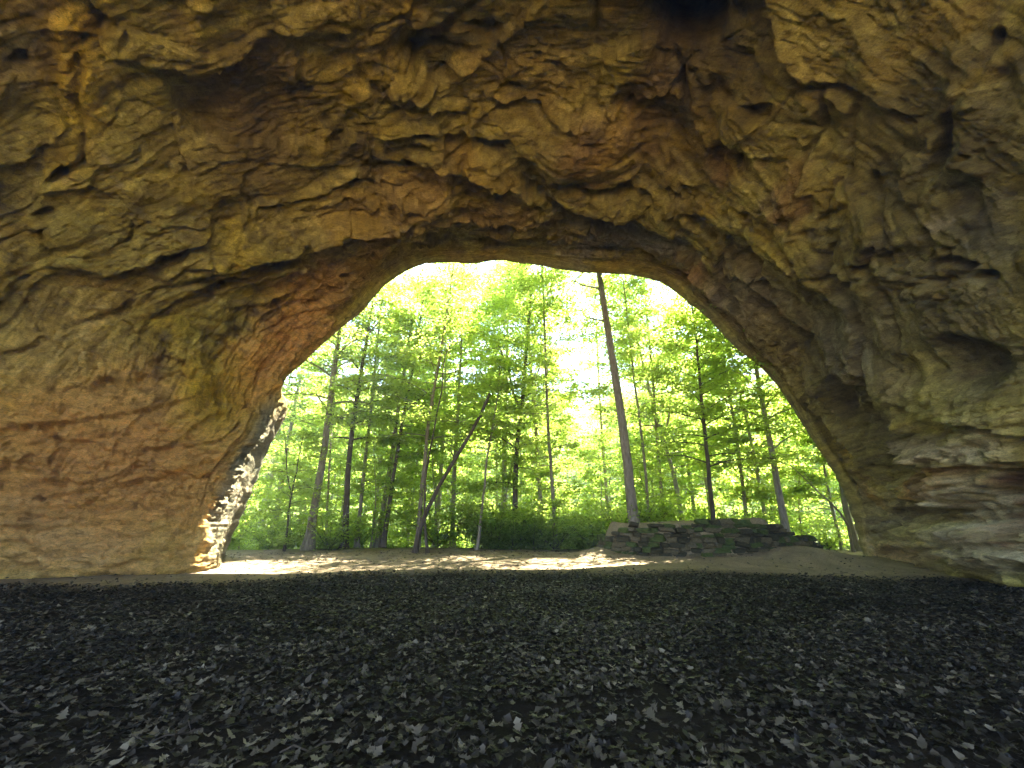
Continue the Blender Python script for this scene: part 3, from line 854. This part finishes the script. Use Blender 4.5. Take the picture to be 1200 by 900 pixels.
wall = bpy.data.objects.new('stone_wall', None); COL.objects.link(wall)
tag(wall, 'low curved dry-stone retaining wall, mossy and dark, at the right of the shelter mouth', 'stone wall')
wall.location = (7.5, 17.3, 0.3)
wloc = Vector(wall.location)
stones = []
for k in range(12):
    me = make_stone_mesh(k); me.materials.append(M_STONES[k % 3]); stones.append(me)
WP = np.array([(3.75, 18.7), (3.95, 17.7), (4.7, 16.9), (5.9, 16.45), (7.4, 16.25), (8.9, 16.35), (10.2, 16.7), (11.3, 17.2), (12.3, 17.8)])
wl = np.concatenate([[0], np.cumsum(np.linalg.norm(np.diff(WP, axis=0), axis=1))])


def wall_at(d):
    return np.interp(d, wl, WP[:, 0]), np.interp(d, wl, WP[:, 1])


def wall_top(d):
    t = d / wl[-1]
    return float(np.interp(t, [0, .1, .2, .45, .56, .60, .74, .86, 1.0], [0.95, 1.25, 1.42, 1.50, 1.56, 1.74, 1.62, 1.22, .75]))


rs = random.Random(5)
count = 0
z = 0.28
while z < 1.8:
    h = rs.uniform(.11, .22)
    d = rs.uniform(0, .25)
    while d < wl[-1]:
        w = rs.uniform(.22, .62)
        x, y = wall_at(d + w / 2); x2, y2 = wall_at(d + w / 2 + .05)
        if z + h * .6 < wall_top(d + w / 2) + rs.uniform(-.12, .10) and z + h > float(ground_z(x, y - .25)) - .1 and count < 300:
            o = link('stone', stones[rs.randrange(12)], wall)
            ang = math.atan2(y2 - y, x2 - x)
            inset = (z - .3) * .16
            o.location = Vector((x - math.sin(ang) * (inset + rs.uniform(-.07, .04)), y + math.cos(ang) * (inset + rs.uniform(-.07, .05)), z + h / 2 + rs.gauss(0, .022))) - wloc
            o.rotation_euler = (rs.gauss(0, .10), rs.gauss(0, .08), ang + rs.gauss(0, .15))
            o.scale = (w * 1.02, rs.uniform(.35, .5), h * 1.04)
            count += 1
        d += w + rs.uniform(0, .02)
    z += h + .004
print('stones', count)
# packed earth core behind the stones
dd = np.linspace(0, wl[-1], 60)
Vc = []
for d in dd:
    x, y = wall_at(d); x2, y2 = wall_at(min(d + .05, wl[-1] + .05)); a = math.atan2(*(wall_at(d)[1] - wall_at(d - .1)[1], wall_at(d)[0] - wall_at(d - .1)[0])) if d > .1 else -1.3
    nxn, nyn = -math.sin(a), math.cos(a); t = wall_top(d) - .12
    for (o1, zz) in ((.10, .0), (.22, t - .05), (.45, t + .06), (1.1, t + .17 * np.interp(d / wl[-1], [0, .1, .5, .6], [0, 1, 1, 0])), (1.9, t - .2)):
        Vc.append((x + nxn * o1 - wloc.x, y + nyn * o1 - wloc.y, zz - wloc.z + rs.uniform(-.02, .02)))
Vc = np.array(Vc); ii = np.arange(len(Vc)).reshape(60, 5)
link('earth_core', mesh_np('earth_core', Vc, np.stack([ii[:-1, :-1], ii[1:, :-1], ii[1:, 1:], ii[:-1, 1:]], -1).reshape(-1, 4),
     simple_mat('packed_earth', [(0.3, (0.12, 0.10, 0.05)), (0.7, (0.30, 0.24, 0.13))], 4, 8, .95, .03)), wall)


# ------------------------------------------------------------------ trees
def tube(path, rad, sides=7):
    path = np.asarray(path, float); n = len(path)
    tan = np.gradient(path, axis=0); tan /= np.linalg.norm(tan, axis=1)[:, None] + 1e-9
    ref = np.array([0.31, 0.17, 0.05]) + np.where(np.abs(tan[:, 2:3]) > .8, np.array([[1, 0, 0.]]), np.array([[0, 0, 1.]]))
    a = np.cross(tan, ref); a /= np.linalg.norm(a, axis=1)[:, None]
    b = np.cross(tan, a)
    an = np.linspace(0, 2 * math.pi, sides, endpoint=False)
    V = path[:, None] + np.asarray(rad)[:, None, None] * (np.cos(an)[None, :, None] * a[:, None] + np.sin(an)[None, :, None] * b[:, None])
    ix = np.arange(n * sides).reshape(n, sides); j = np.roll(ix, -1, axis=1)
    Fq = np.stack([ix[:-1], j[:-1], j[1:], ix[1:]], -1).reshape(-1, 4)
    return V.reshape(-1, 3), Fq


def spray(r, centre, rad, n, leaf, flat=.16, tilt=.5):
    """a flattened cluster of leaf faces round a twig end"""
    q = r.normal(0, .5, (n, 3)); q[:, :2] *= rad; q[:, 2] *= rad * flat * 1.6
    q[:, 2] -= 0.10 * (q[:, 0] ** 2 + q[:, 1] ** 2) / max(rad, .1)
    return centre + q


def leaves_mesh(r, C, leaf, tilt=.55, tone0=.5, tvar=.22):
    n = len(C)
    s = leaf * r.uniform(.6, 1.3, n)
    T4 = np.array([(-.55, 0, 0), (-.02, .36, .05), (.60, 0, -.05), (.05, -.36, .05)])
    L = np.repeat(T4[None], n, 0) * s[:, None, None]
    Rm = rot_mats(r.uniform(0, 6.28, n), np.abs(r.normal(0, tilt, n)), r.uniform(0, 6.28, n))
    L = np.einsum('kij,kvj->kvi', Rm, L) + C[:, None]
    return L.reshape(-1, 3), np.arange(n * 4).reshape(n, 4), np.clip(tone0 + r.normal(0, tvar, n), 0, 1)


def build_tree(path, r0, r1, crown_from, spread, nlimb, sprays, per, leaf=.13, seed=0, bark=None, twig=True, extra=None, tone=.5, taper_tip=True, sides=8, low=0):
    """trunk path given in local metres; returns (trunk mesh, crown mesh)"""
    r = np.random.default_rng(seed)
    path = np.asarray(path, float)
    t = np.linspace(0, 1, 22); kk = np.linspace(0, 1, len(path))
    fine = np.stack([np.interp(t, kk, path[:, i]) for i in range(3)], -1)
    for _ in range(2): fine[1:-1] = .25 * fine[:-2] + .5 * fine[1:-1] + .25 * fine[2:]
    fine[:, :2] += np.cumsum(r.normal(0, .015, (22, 2)), axis=0)
    rad = r0 + (r1 - r0) * t; rad[0] *= 1.9; rad[1] *= 1.22; rad[2] *= 1.06
    VV, FF, off = [], [], 0
    V, Fq = tube(fine, rad, sides); VV.append(V); FF.append(Fq); off += len(V)
    C = []; tones = []
    Ht = fine[-1, 2]
    for li in range(nlimb):
        if li < low: f = r.uniform(.10, crown_from)
        else: f = crown_from + (1 - crown_from) * ((li - low + r.uniform(0, 1)) / max(nlimb - low, 1))
        f = min(f, .995)
        i = f * 21; i0 = int(i); p = fine[i0] + (fine[min(i0 + 1, 21)] - fine[i0]) * (i - i0)
        az = li * 2.4 + r.normal(0, .5)
        rel = (f - crown_from) / max(1 - crown_from, .01)
        L = spread * (1.0 - .55 * max(rel, 0) ** 1.5) * r.uniform(.65, 1.15)
        if li < low: L = spread * .5 * r.uniform(.6, 1.1)
        rise = r.uniform(.15, .6) + .5 * max(rel, 0)
        m = 6; q = np.linspace(0, 1, m)
        b = p + np.stack([np.cos(az) * L * q, np.sin(az) * L * q, L * (rise * q - .35 * q * q)], -1)
        b[1:] += r.normal(0, .05 * L / 3, (m - 1, 3)) * q[1:, None]
        rr = max(.012, (r0 + (r1 - r0) * f) * .42) * (1 - .85 * q)
        V, Fq = tube(b, rr, 4); VV.append(V); FF.append(Fq + off); off += len(V)
        for s_ in range(sprays):
            g = r.uniform(.25, 1.0) ** .7
            j = g * (m - 1); j0 = min(int(j), m - 2); c0 = b[j0] + (b[j0 + 1] - b[j0]) * (j - j0)
            side = r.normal(0, .22 * L, 3) * np.array([1, 1, .30])
            c1 = c0 + side
            if twig:
                V, Fq = tube(np.array([c0, (c0 + c1) / 2 + [0, 0, .05], c1]), [.014, .010, .005], 3); VV.append(V); FF.append(Fq + off); off += len(V)
            C.append(spray(r, c1, r.uniform(.45, .95) * (.6 + .12 * spread), per, leaf))
            tones.append(np.full(per, tone + r.normal(0, .16)))
    for e in (extra or []):
        V, Fq = tube(e[0], e[1], 6); VV.append(V); FF.append(Fq + off); off += len(V)
    tm = mesh_np('trunk', np.vstack(VV), np.vstack(FF), bark or M_BARK, True)
    cm = None
    if C:
        C = np.vstack(C); tn = np.concatenate(tones)
        V, Fq, tv = leaves_mesh(r, C, leaf)
        cm = mesh_np('crown', V, Fq, M_GREEN, False, tone=np.clip(tn + tv - .5, 0, 1))
    return tm, cm


def place_tree(name, tm, cm, loc, label, group=None, rz=0, sc=1, cat='tree'):
    e = bpy.data.objects.new(name, None); COL.objects.link(e)
    e.location = loc; e.rotation_euler = (0, 0, rz); e.scale = (sc,) * 3
    tag(e, label, cat, group)
    if tm: link('trunk', tm, e)
    if cm: link('crown', cm, e)
    return e


def ground_pt(px, Y):
    """foot of something that stands Y metres ahead in the column of pixel px"""
    # horizon row gives nearly the same X for every height near the ground
    x = float(ray(px, 650)[0]) * Y
    return x, Y, float(ground_z(x, Y))


def traced(pts, Y, total=None, dY=0.0):
    """trunk path (local) from pixels up the trunk at distance Y; carried on above to height total"""
    x0, y0, z0 = ground_pt(pts[0][0], Y)
    out = [(0, 0, -.15)]
    for k, (px, py) in enumerate(pts[1:], 1):
        yy = Y + dY * k
        rx, rz = ray(px, py)
        out.append((float(rx) * yy - x0, yy - Y, CAMZ + float(rz) * yy - z0))
    if total and out[-1][2] < total:
        a, b = np.array(out[-2]), np.array(out[-1])
        d = (b - a) / max(b[2] - a[2], .1); d[:2] *= .6
        n = max(1, int((total - b[2]) / 4))
        for q in range(1, n + 1): out.append(tuple(b + d * (total - b[2]) * q / n))
    # resample evenly
    P = np.array(out); L = np.concatenate([[0], np.cumsum(np.linalg.norm(np.diff(P, axis=0), axis=1))])
    u = np.linspace(0, L[-1], 12)
    return (x0, y0, z0), np.stack([np.interp(u, L, P[:, i]) for i in range(3)], -1)


# name, pixels from foot upwards, distance, height, foot radius, tip radius, crown start, spread, limbs, sprays, leaves, bark, label
TREES = [
 ('tree', [(360, 655), (374, 560), (385, 480), (393, 420)], 22.5, 19, .22, .08, .42, 3.6, 26, 7, 42, M_BARK, 'stout brown-barked tree leaning slightly right, nearest the left foot of the arch', 0),
 ('sapling', [(333, 652), (338, 600), (346, 560), (352, 530)], 22, 6.0, .06, .02, .35, 1.7, 12, 5, 30, M_BARK_DARK, 'thin forked sapling left of the stout brown leaning tree', 2),
 ('tree', [(381, 652), (383, 590), (388, 500)], 27, 15, .08, .04, .4, 2.4, 18, 6, 36, M_BARK, 'slim straight pole tree just right of the stout brown leaning tree', 2),
 ('tree', [(402, 652), (408, 560), (414, 500), (426, 430)], 23.5, 17, .17, .06, .40, 3.2, 24, 7, 42, M_BARK_DARK, 'dark trunk rising left of two thinner ones in the left cluster', 0),
 ('tree', [(417, 652), (424, 570), (432, 490), (436, 440)], 25, 17, .12, .05, .45, 2.8, 22, 6, 40, M_BARK, 'brown trunk crossing beside the dark trunk in the left cluster', 2),
 ('tree', [(440, 650), (452, 570), (463, 500), (472, 450)], 26, 18, .15, .06, .42, 3.0, 24, 7, 40, M_BARK, 'left trunk of the close pair leaning right in mid-left woods', 0),
 ('tree', [(447, 650), (460, 560), (470, 500), (482, 440)], 24.5, 16, .13, .05, .5, 2.6, 20, 6, 40, M_BARK_DARK, 'right, darker trunk of the close pair leaning right in mid-left woods', 2),
 ('tree', [(488, 648), (496, 560), (504, 480), (516, 420)], 23, 18, .12, .05, .38, 3.4, 26, 7, 42, M_BARK, 'upright brown trunk behind the broken slanting trunk', 0),
 ('sapling', [(557, 650), (563, 600), (569, 540), (580, 480)], 21.5, 9.5, .07, .03, .6, 2.2, 14, 6, 36, M_BARK, 'slender bare-stemmed sapling standing alone in the middle of the opening', 0),
 ('tree', [(603, 648), (603, 600), (604, 530), (612, 470)], 25, 18, .17, .07, .34, 3.8, 28, 7, 44, M_BARK_DARK, 'dark forked tree right of the slender bare-stemmed sapling', 3),
 ('tree', [(747, 645), (737, 560), (722, 450), (706, 350), (700, 316)], 20.5, 22, .27, .12, .86, 5.2, 26, 8, 44, M_BARK, 'tallest thick trunk with bare snapped twigs, rising behind the stone wall end', 0),  # unseen crown above the lip, made broad and dense to shade the earth
 ('tree', [(764, 645), (757, 560), (750, 480), (744, 430)], 22.5, 16, .09, .04, .50, 2.8, 20, 6, 40, M_BARK, 'slim tree just right of the tallest thick trunk', 0),
 ('tree', [(806, 640), (797, 580), (782, 520), (768, 480)], 27, 16, .16, .06, .45, 3.2, 22, 7, 40, M_BARK_PALE, 'pale leaning forked tree between the slim tree and the dark layered tree', 2),
 ('tree', [(838, 645), (832, 580), (825, 500), (818, 430)], 20.5, 13, .12, .04, .36, 3.4, 26, 7, 42, M_BARK_DARK, 'dark straight tree with layered leafy boughs above the stone wall', 0),
 ('tree', [(636, 648), (634, 590), (628, 500), (622, 420)], 28, 25, .16, .05, .30, 4.2, 30, 8, 46, M_BARK, 'densely leafed tree filling the middle of the opening right of the dark forked tree', 3),
 ('tree', [(652, 648), (648, 590), (643, 500), (640, 420)], 23.5, 20, .10, .05, .42, 3.2, 28, 8, 46, M_BARK, 'slim leafy tree left of the sky gap and the tallest thick trunk', 3),
 ('tree', [(782, 645), (776, 590), (768, 500), (762, 420)], 25.5, 23, .11, .05, .50, 3.8, 30, 8, 46, M_BARK, 'tall airy tree right of the slim tree, its crown under the arch top', 0),
 ('tree', [(715, 648), (712, 590), (706, 500), (702, 420)], 34, 25, .15, .05, .35, 4.4, 30, 8, 46, M_BARK, 'leafy tree standing farther back behind the tallest thick trunk', 0),
 ('tree', [(530, 648), (531, 590), (536, 500), (540, 420)], 27, 20, .14, .05, .34, 4.0, 30, 8, 46, M_BARK, 'leafy yellow-green tree behind the broken slanting trunk', 2),
 ('tree', [(880, 645), (872, 580), (862, 500), (850, 430)], 25, 15, .12, .04, .34, 3.8, 28, 8, 44, M_BARK, 'broad leafy tree behind the right half of the stone wall', 2),
 ('tree', [(1006, 655), (999, 625), (991, 598), (984, 540)], 22.5, 11, .16, .05, .65, 2.4, 12, 6, 34, M_BARK_PALE, 'short pale grey trunk at the right foot of the arch', 0),
]
for k, (nm, pts, Y, Ht, r0, r1, cf, sp, nl, ns_, per, bark, label, lowl) in enumerate(TREES):
    loc, path = traced(pts, Y, Ht)
    extra = []
    if 'forked' in label:
        b = path[len(path) // 2 - 1]; s_ = -1 if k % 2 else 1
        extra.append((np.array([b, b + [s_ * .5, .1, 1.2], b + [s_ * .8, 0, 2.8], b + [s_ * 1.5, .2, 4.6]]), [r0 * .55, r0 * .5, r0 * .4, r0 * .15]))
    if 'snapped' in label:
        for (f, dx, dz, l) in ((7, -1, .5, 2.0), (8, -1, .35, 1.5), (9, -1, .8, 2.4), (9, 1, .5, 1.5), (6, -1, .3, 1.0)):
            b = path[f]; extra.append((np.array([b, b + [dx * l * .5, .1, dz * l * .3], b + [dx * l, .2, dz * l]]), [.06, .04, .012]))
    tm, cm = build_tree(path, r0, r1, cf * .82, sp * 1.1, int(nl * 1.3), ns_ + 1, int(per * 1.1), .155, 100 + k, bark, extra=extra, low=lowl, tone=[.65, .8, .6, .85][k % 4])
    place_tree(nm, tm, cm, loc, label, 'trees standing just outside the arch')

# the slanting broken trunk and the thin crooked dead stem beside it
loc, path = traced([(486, 648), (492, 618), (512, 575), (545, 520), (566, 480), (573, 462)], 20.3)
tm, _ = build_tree(path, .105, .075, .9, 1, 0, 0, 0, seed=300, bark=M_BARK_DARK,
                   extra=[(np.array([path[6], path[6] + [-.2, 0, .7], path[6] + [-.1, 0, 1.5]]), [.03, .02, .008])])
place_tree('dead_tree', tm, None, loc, 'broken leafless dark trunk slanting up to the right', None)
loc, path = traced([(502, 655), (499, 620), (497, 590), (503, 540), (514, 480), (522, 445), (518, 430), (528, 405), (545, 390)], 20)
tm, _ = build_tree(path, .06, .02, .9, 1, 0, 0, 0, seed=301, bark=M_BARK_DARK,
                   extra=[(np.array([path[8], path[8] + [.4, 0, .5], path[8] + [.9, 0, .7]]), [.025, .02, .008])])
place_tree('dead_tree', tm, None, loc, 'thin crooked dead stem standing in front of the broken slanting trunk', None)
# bare bough reaching in from the right
loc, path = traced([(1001, 655), (996, 620), (985, 598), (965, 580), (945, 560), (925, 540)], 21.6)
tm, _ = build_tree(path, .07, .015, .9, 1, 0, 0, 0, seed=302, bark=M_BARK,
                   extra=[(np.array([path[8], path[8] + [-.3, 0, .6], path[8] + [-.7, 0, .8]]), [.02, .015, .006])])
place_tree('dead_tree', tm, None, loc, 'bare arching bough beside the pale grey trunk at the right', None)

# woods farther back: a few tree meshes, shared
protos = []
for k, (Ht, r0, sp, nl, per, cf) in enumerate([(20, .20, 4.2, 30, 52, .28), (17, .14, 3.4, 26, 50, .22), (23, .24, 4.6, 32, 52, .40), (13, .09, 2.8, 22, 46, .18), (18, .16, 4.0, 30, 50, .12)]):
    q = np.linspace(0, 1, 8)
    path = np.stack([.6 * np.sin(q * 2 + k) * q, .5 * np.cos(q * 3 + k) * q, Ht * q - .2], -1)
    protos.append(build_tree(path, r0, .04, cf, sp, nl, 7, per + 4, .26, 500 + k, M_BARK_PALE, twig=False, tone=[.7, .85, .6, .8, .75][k], sides=6))
MARKS = [(345, 'stout brown leaning tree'), (383, 'slim pole tree of the left cluster'), (404, 'dark trunk of the left cluster'), (424, 'brown trunk of the left cluster'),
         (450, 'left trunk of the close leaning pair'), (463, 'darker trunk of the close leaning pair'), (500, 'thin crooked dead stem'), (540, 'broken slanting trunk'),
         (562, 'slender bare-stemmed sapling'), (605, 'dark forked tree'), (660, 'leafy gap left of the tallest trunk'), (735, 'tallest thick trunk'), (758, 'slim tree by the tallest trunk'),
         (795, 'pale leaning forked tree'), (832, 'dark layered tree'), (900, 'right end of the stone wall'), (960, 'bare arching bough'), (1005, 'pale grey trunk at the right'), (280, 'left foot of the arch')]
seen_labels = set()


def where(px, row, what):
    m = min(MARKS, key=lambda q: abs(q[0] - px))[1]
    side = 'left' if px < min(MARKS, key=lambda q: abs(q[0] - px))[0] else 'right'
    for lab in ('%s %s, a little %s of the %s' % (row, what, side, m), '%s %s, second one %s of the %s' % (row, what, side, m), '%s %s, third one %s of the %s' % (row, what, side, m), '%s %s, fourth one %s of the %s' % (row, what, side, m), '%s %s, fifth one %s of the %s' % (row, what, side, m)):
        if lab not in seen_labels:
            seen_labels.add(lab); return lab
    return None


rt = random.Random(21)
bgspots = []
for ri, Y in enumerate((34, 42, 51, 61)):
    n = int(10 + Y * .16)
    for i in range(n):
        px = 230 + (820 / n) * (i + rt.uniform(.1, .9))
        bgspots.append((px, Y + rt.uniform(-2, 2), ri))
ROWN = ['nearest-row', 'second-row', 'third-row', 'fourth-row', 'farthest-row']
for i, (px, Y, ri) in enumerate(bgspots):
    if 660 < px < 700 and Y < 45: continue          # the gap where the sky shows
    x, y, z = ground_pt(px, Y)
    p = protos[rt.choice([0, 1, 2, 3, 4] if Y < 45 else [0, 1, 4])]
    lab = where(px, ROWN[ri], 'background tree')
    if lab: place_tree('background_tree', p[0], p[1], (x, y, z), lab, 'background trees in the woods', rt.uniform(0, 6.28), rt.uniform(.8, 1.1))
# leafy young trees that fill the space below the crowns
under = []
for k, (Ht, sp) in enumerate([(6.5, 2.6), (8.5, 2.9), (5.0, 2.2)]):
    q = np.linspace(0, 1, 8)
    path = np.stack([.4 * np.sin(q * 2 + k) * q, .4 * np.cos(q * 3 + k) * q, Ht * q - .2], -1)
    under.append(build_tree(path, .06, .015, .14, sp, 24, 6, 36, .16, 540 + k, M_BARK, twig=False, tone=[.7, .55, .85][k], sides=5))
for i in range(27):
    px = 245 + 770 * (i + rt.uniform(0, 1)) / 27; Y = [26, 31, 38][i % 3] + rt.uniform(-1.5, 1.5)
    if i % 3 == 0 and 560 < px < 900 and i % 2: continue
    x, y, z = ground_pt(px, Y); p = under[i % 3]
    lab = where(px, ['front', 'middle', 'back'][i % 3], 'leafy young tree')
    if lab: place_tree('young_tree', p[0], p[1], (x, y, z), lab, 'young trees under the tall crowns', rt.uniform(0, 6.28), rt.uniform(.8, 1.2))
for i, (x, y) in enumerate([(13.5, 21.5), (18, 24), (21.5, 22), (15.5, 26.5)]):  # trees added beside the opening to shade the bare earth
    p = protos[[0, 3, 4, 1, 2][i % 5]]
    place_tree('background_tree', p[0], p[1], (x, y, float(ground_z(x, y))), ['first', 'second', 'third', 'fourth'][i] + ' green shade tree added behind the right side of the arch', 'added shade trees beyond the right side of the arch', rt.uniform(0, 6.28), rt.uniform(.85, 1.1))

# shrubs and saplings low behind the crest
sh = []
for k in range(4):
    r = np.random.default_rng(700 + k)
    VV, FF, off, C = [], [], 0, []
    for s_ in range(18):
        az = r.uniform(0, 6.28); L = r.uniform(.6, 2.7); q = np.linspace(0, 1, 5)
        b = np.stack([np.cos(az) * L * .75 * q, np.sin(az) * L * .75 * q, L * .8 * (q - .12 * q * q)], -1) + r.normal(0, .04, (5, 3)) * q[:, None]
        V, Fq = tube(b, .018 * (1 - .8 * q), 4); VV.append(V); FF.append(Fq + off); off += len(V)
        for g in (1, 2, 3, 4): C.append(spray(r, b[g], r.uniform(.3, .7), 34, .1, .5))
    tm = mesh_np('stems', np.vstack(VV), np.vstack(FF), M_BARK_DARK)
    V, Fq, tv = leaves_mesh(r, np.vstack(C), .125, .7, .45 if k < 2 else .7)
    sh.append((tm, mesh_np('foliage', V, Fq, M_GREEN, False, tone=tv)))
for i in range(72):
    px = [rt.uniform(575, 745), rt.uniform(250, 760), rt.uniform(640, 1010)][i % 3]; Y = rt.uniform(22.5, 34) if i % 3 else rt.uniform(22.2, 25)
    x, y, z = ground_pt(px, Y); p = sh[rt.choice([0, 1, 2] if i % 3 == 0 else [1, 2, 3])]
    e = bpy.data.objects.new('shrub', None); COL.objects.link(e); e.location = (x, y, z)
    s = rt.uniform(.8, 1.5); e.scale = (s, s, s * rt.uniform(.8, 1.1)); e.rotation_euler = (0, 0, rt.uniform(0, 6.28))
    lab = where(px, ['nearest', 'middle', 'farther'][0 if Y < 25 else 1 if Y < 29 else 2], 'low green shrub')
    if not lab: bpy.data.objects.remove(e); continue
    tag(e, lab, 'shrub', 'shrubs below the trees')
    link('stems', p[0], e); link('foliage', p[1], e)

# far wooded hillside: one mass
r = np.random.default_rng(900)
n = 1500
px = r.uniform(150, 1100, n); Yf = r.uniform(72, 140, n)
x = ray(px, 650)[0] * Yf; z = ground_z(x, Yf)
C = []
for a in range(n):
    hh = r.uniform(3, 16); C.append(np.array([x[a], Yf[a], z[a] + hh]) + r.normal(0, 1, (60, 3)) * [2.6, 2.6, 1.5])
V, Fq, tv = leaves_mesh(r, np.vstack(C), .9, .8, .85)
far = link('far_woods', mesh_np('far_woods', V, Fq, M_GREEN, False, tone=tv))
tag(far, 'distant sunlit wooded hillside beyond the trees', None, None, 'stuff')
# twigs among the leaves, pebbles on the bare earth
r = np.random.default_rng(77)
VV, FF, off = [], [], 0
for _ in range(110):
    y = math.sqrt(r.uniform(3 ** 2, 14 ** 2)); x = r.uniform(-1, 1) * min(y * 1.25, 12); L = r.uniform(.12, .5); a = r.uniform(0, 6.28)
    q = np.linspace(-.5, .5, 5)
    b = np.stack([x + L * q * np.cos(a), y + L * q * np.sin(a), float(ground_z(x, y)) + .07 + .03 * r.normal(0, 1, 5)], -1) + r.normal(0, .012, (5, 3))
    V, Fq = tube(b, np.full(5, r.uniform(.003, .008)), 4); VV.append(V); FF.append(Fq + off); off += len(V)
tag(link('twigs', mesh_np('twigs', np.vstack(VV), np.vstack(FF), M_BARK_DARK)), 'thin dry twigs scattered among the dead leaves', None, None, 'stuff')
o8 = np.array([(1, 0, 0), (-1, 0, 0), (0, 1, 0), (0, -1, 0), (0, 0, .6), (0, 0, -.6)], float)
f8 = np.array([(0, 2, 4), (2, 1, 4), (1, 3, 4), (3, 0, 4), (2, 0, 5), (1, 2, 5), (3, 1, 5), (0, 3, 5)])
n = 1400; y = r.uniform(12, 21.5, n); x = r.uniform(-13, 13, n); sz = .012 + .05 * r.random(n) ** 4
V = o8[None] * sz[:, None, None] * r.uniform(.6, 1.3, (n, 6, 1)) + np.stack([x, y, ground_z(x, y) + .01], -1)[:, None]
tag(link('pebbles', mesh_np('pebbles', V.reshape(-1, 3), (f8[None] + 6 * np.arange(n)[:, None, None]).reshape(-1, 3), M_STONES[2], True)), 'small pebbles strewn over the bare earth', None, None, 'stuff')
# a stick lying on the bare earth
x, y, z = 0.0, 15.0, float(ground_z(0, 15)) + .03
V, Fq = tube(np.array([(-.35, 0, 0), (-.1, .03, .03), (.15, -.02, .02), (.4, .04, .0)]), [.02, .025, .02, .008], 6)
st = link('stick', mesh_np('stick', V, Fq, M_BARK_DARK), None, (x - .1, y, z))
tag(st, 'short dark stick lying on the bare earth before the leaf litter', 'stick')
tris = sum(len(p.vertices) - 2 for m in bpy.data.meshes for p in m.polygons) if False else 0

# the air: thin sunlit haze between the trees
bm = bmesh.new(); bmesh.ops.create_cube(bm, size=1)
me = bpy.data.meshes.new('haze'); bm.to_mesh(me); bm.free()
hz = link('haze', me, None, (0, 175, 38)); hz.scale = (802, 652, 92)
hm = bpy.data.materials.new('air'); hm.use_nodes = True; nt = hm.node_tree
for n in list(nt.nodes): nt.nodes.remove(n)
o = nt.nodes.new('ShaderNodeOutputMaterial'); v = nt.nodes.new('ShaderNodeVolumePrincipled')
v.inputs['Color'].default_value = (.76, .89, 1, 1); v.inputs['Density'].default_value = 0.0017; v.inputs['Anisotropy'].default_value = 0.2
nt.links.new(v.outputs[0], o.inputs['Volume']); me.materials.append(hm)
tag(hz, None, None, None, 'stuff')
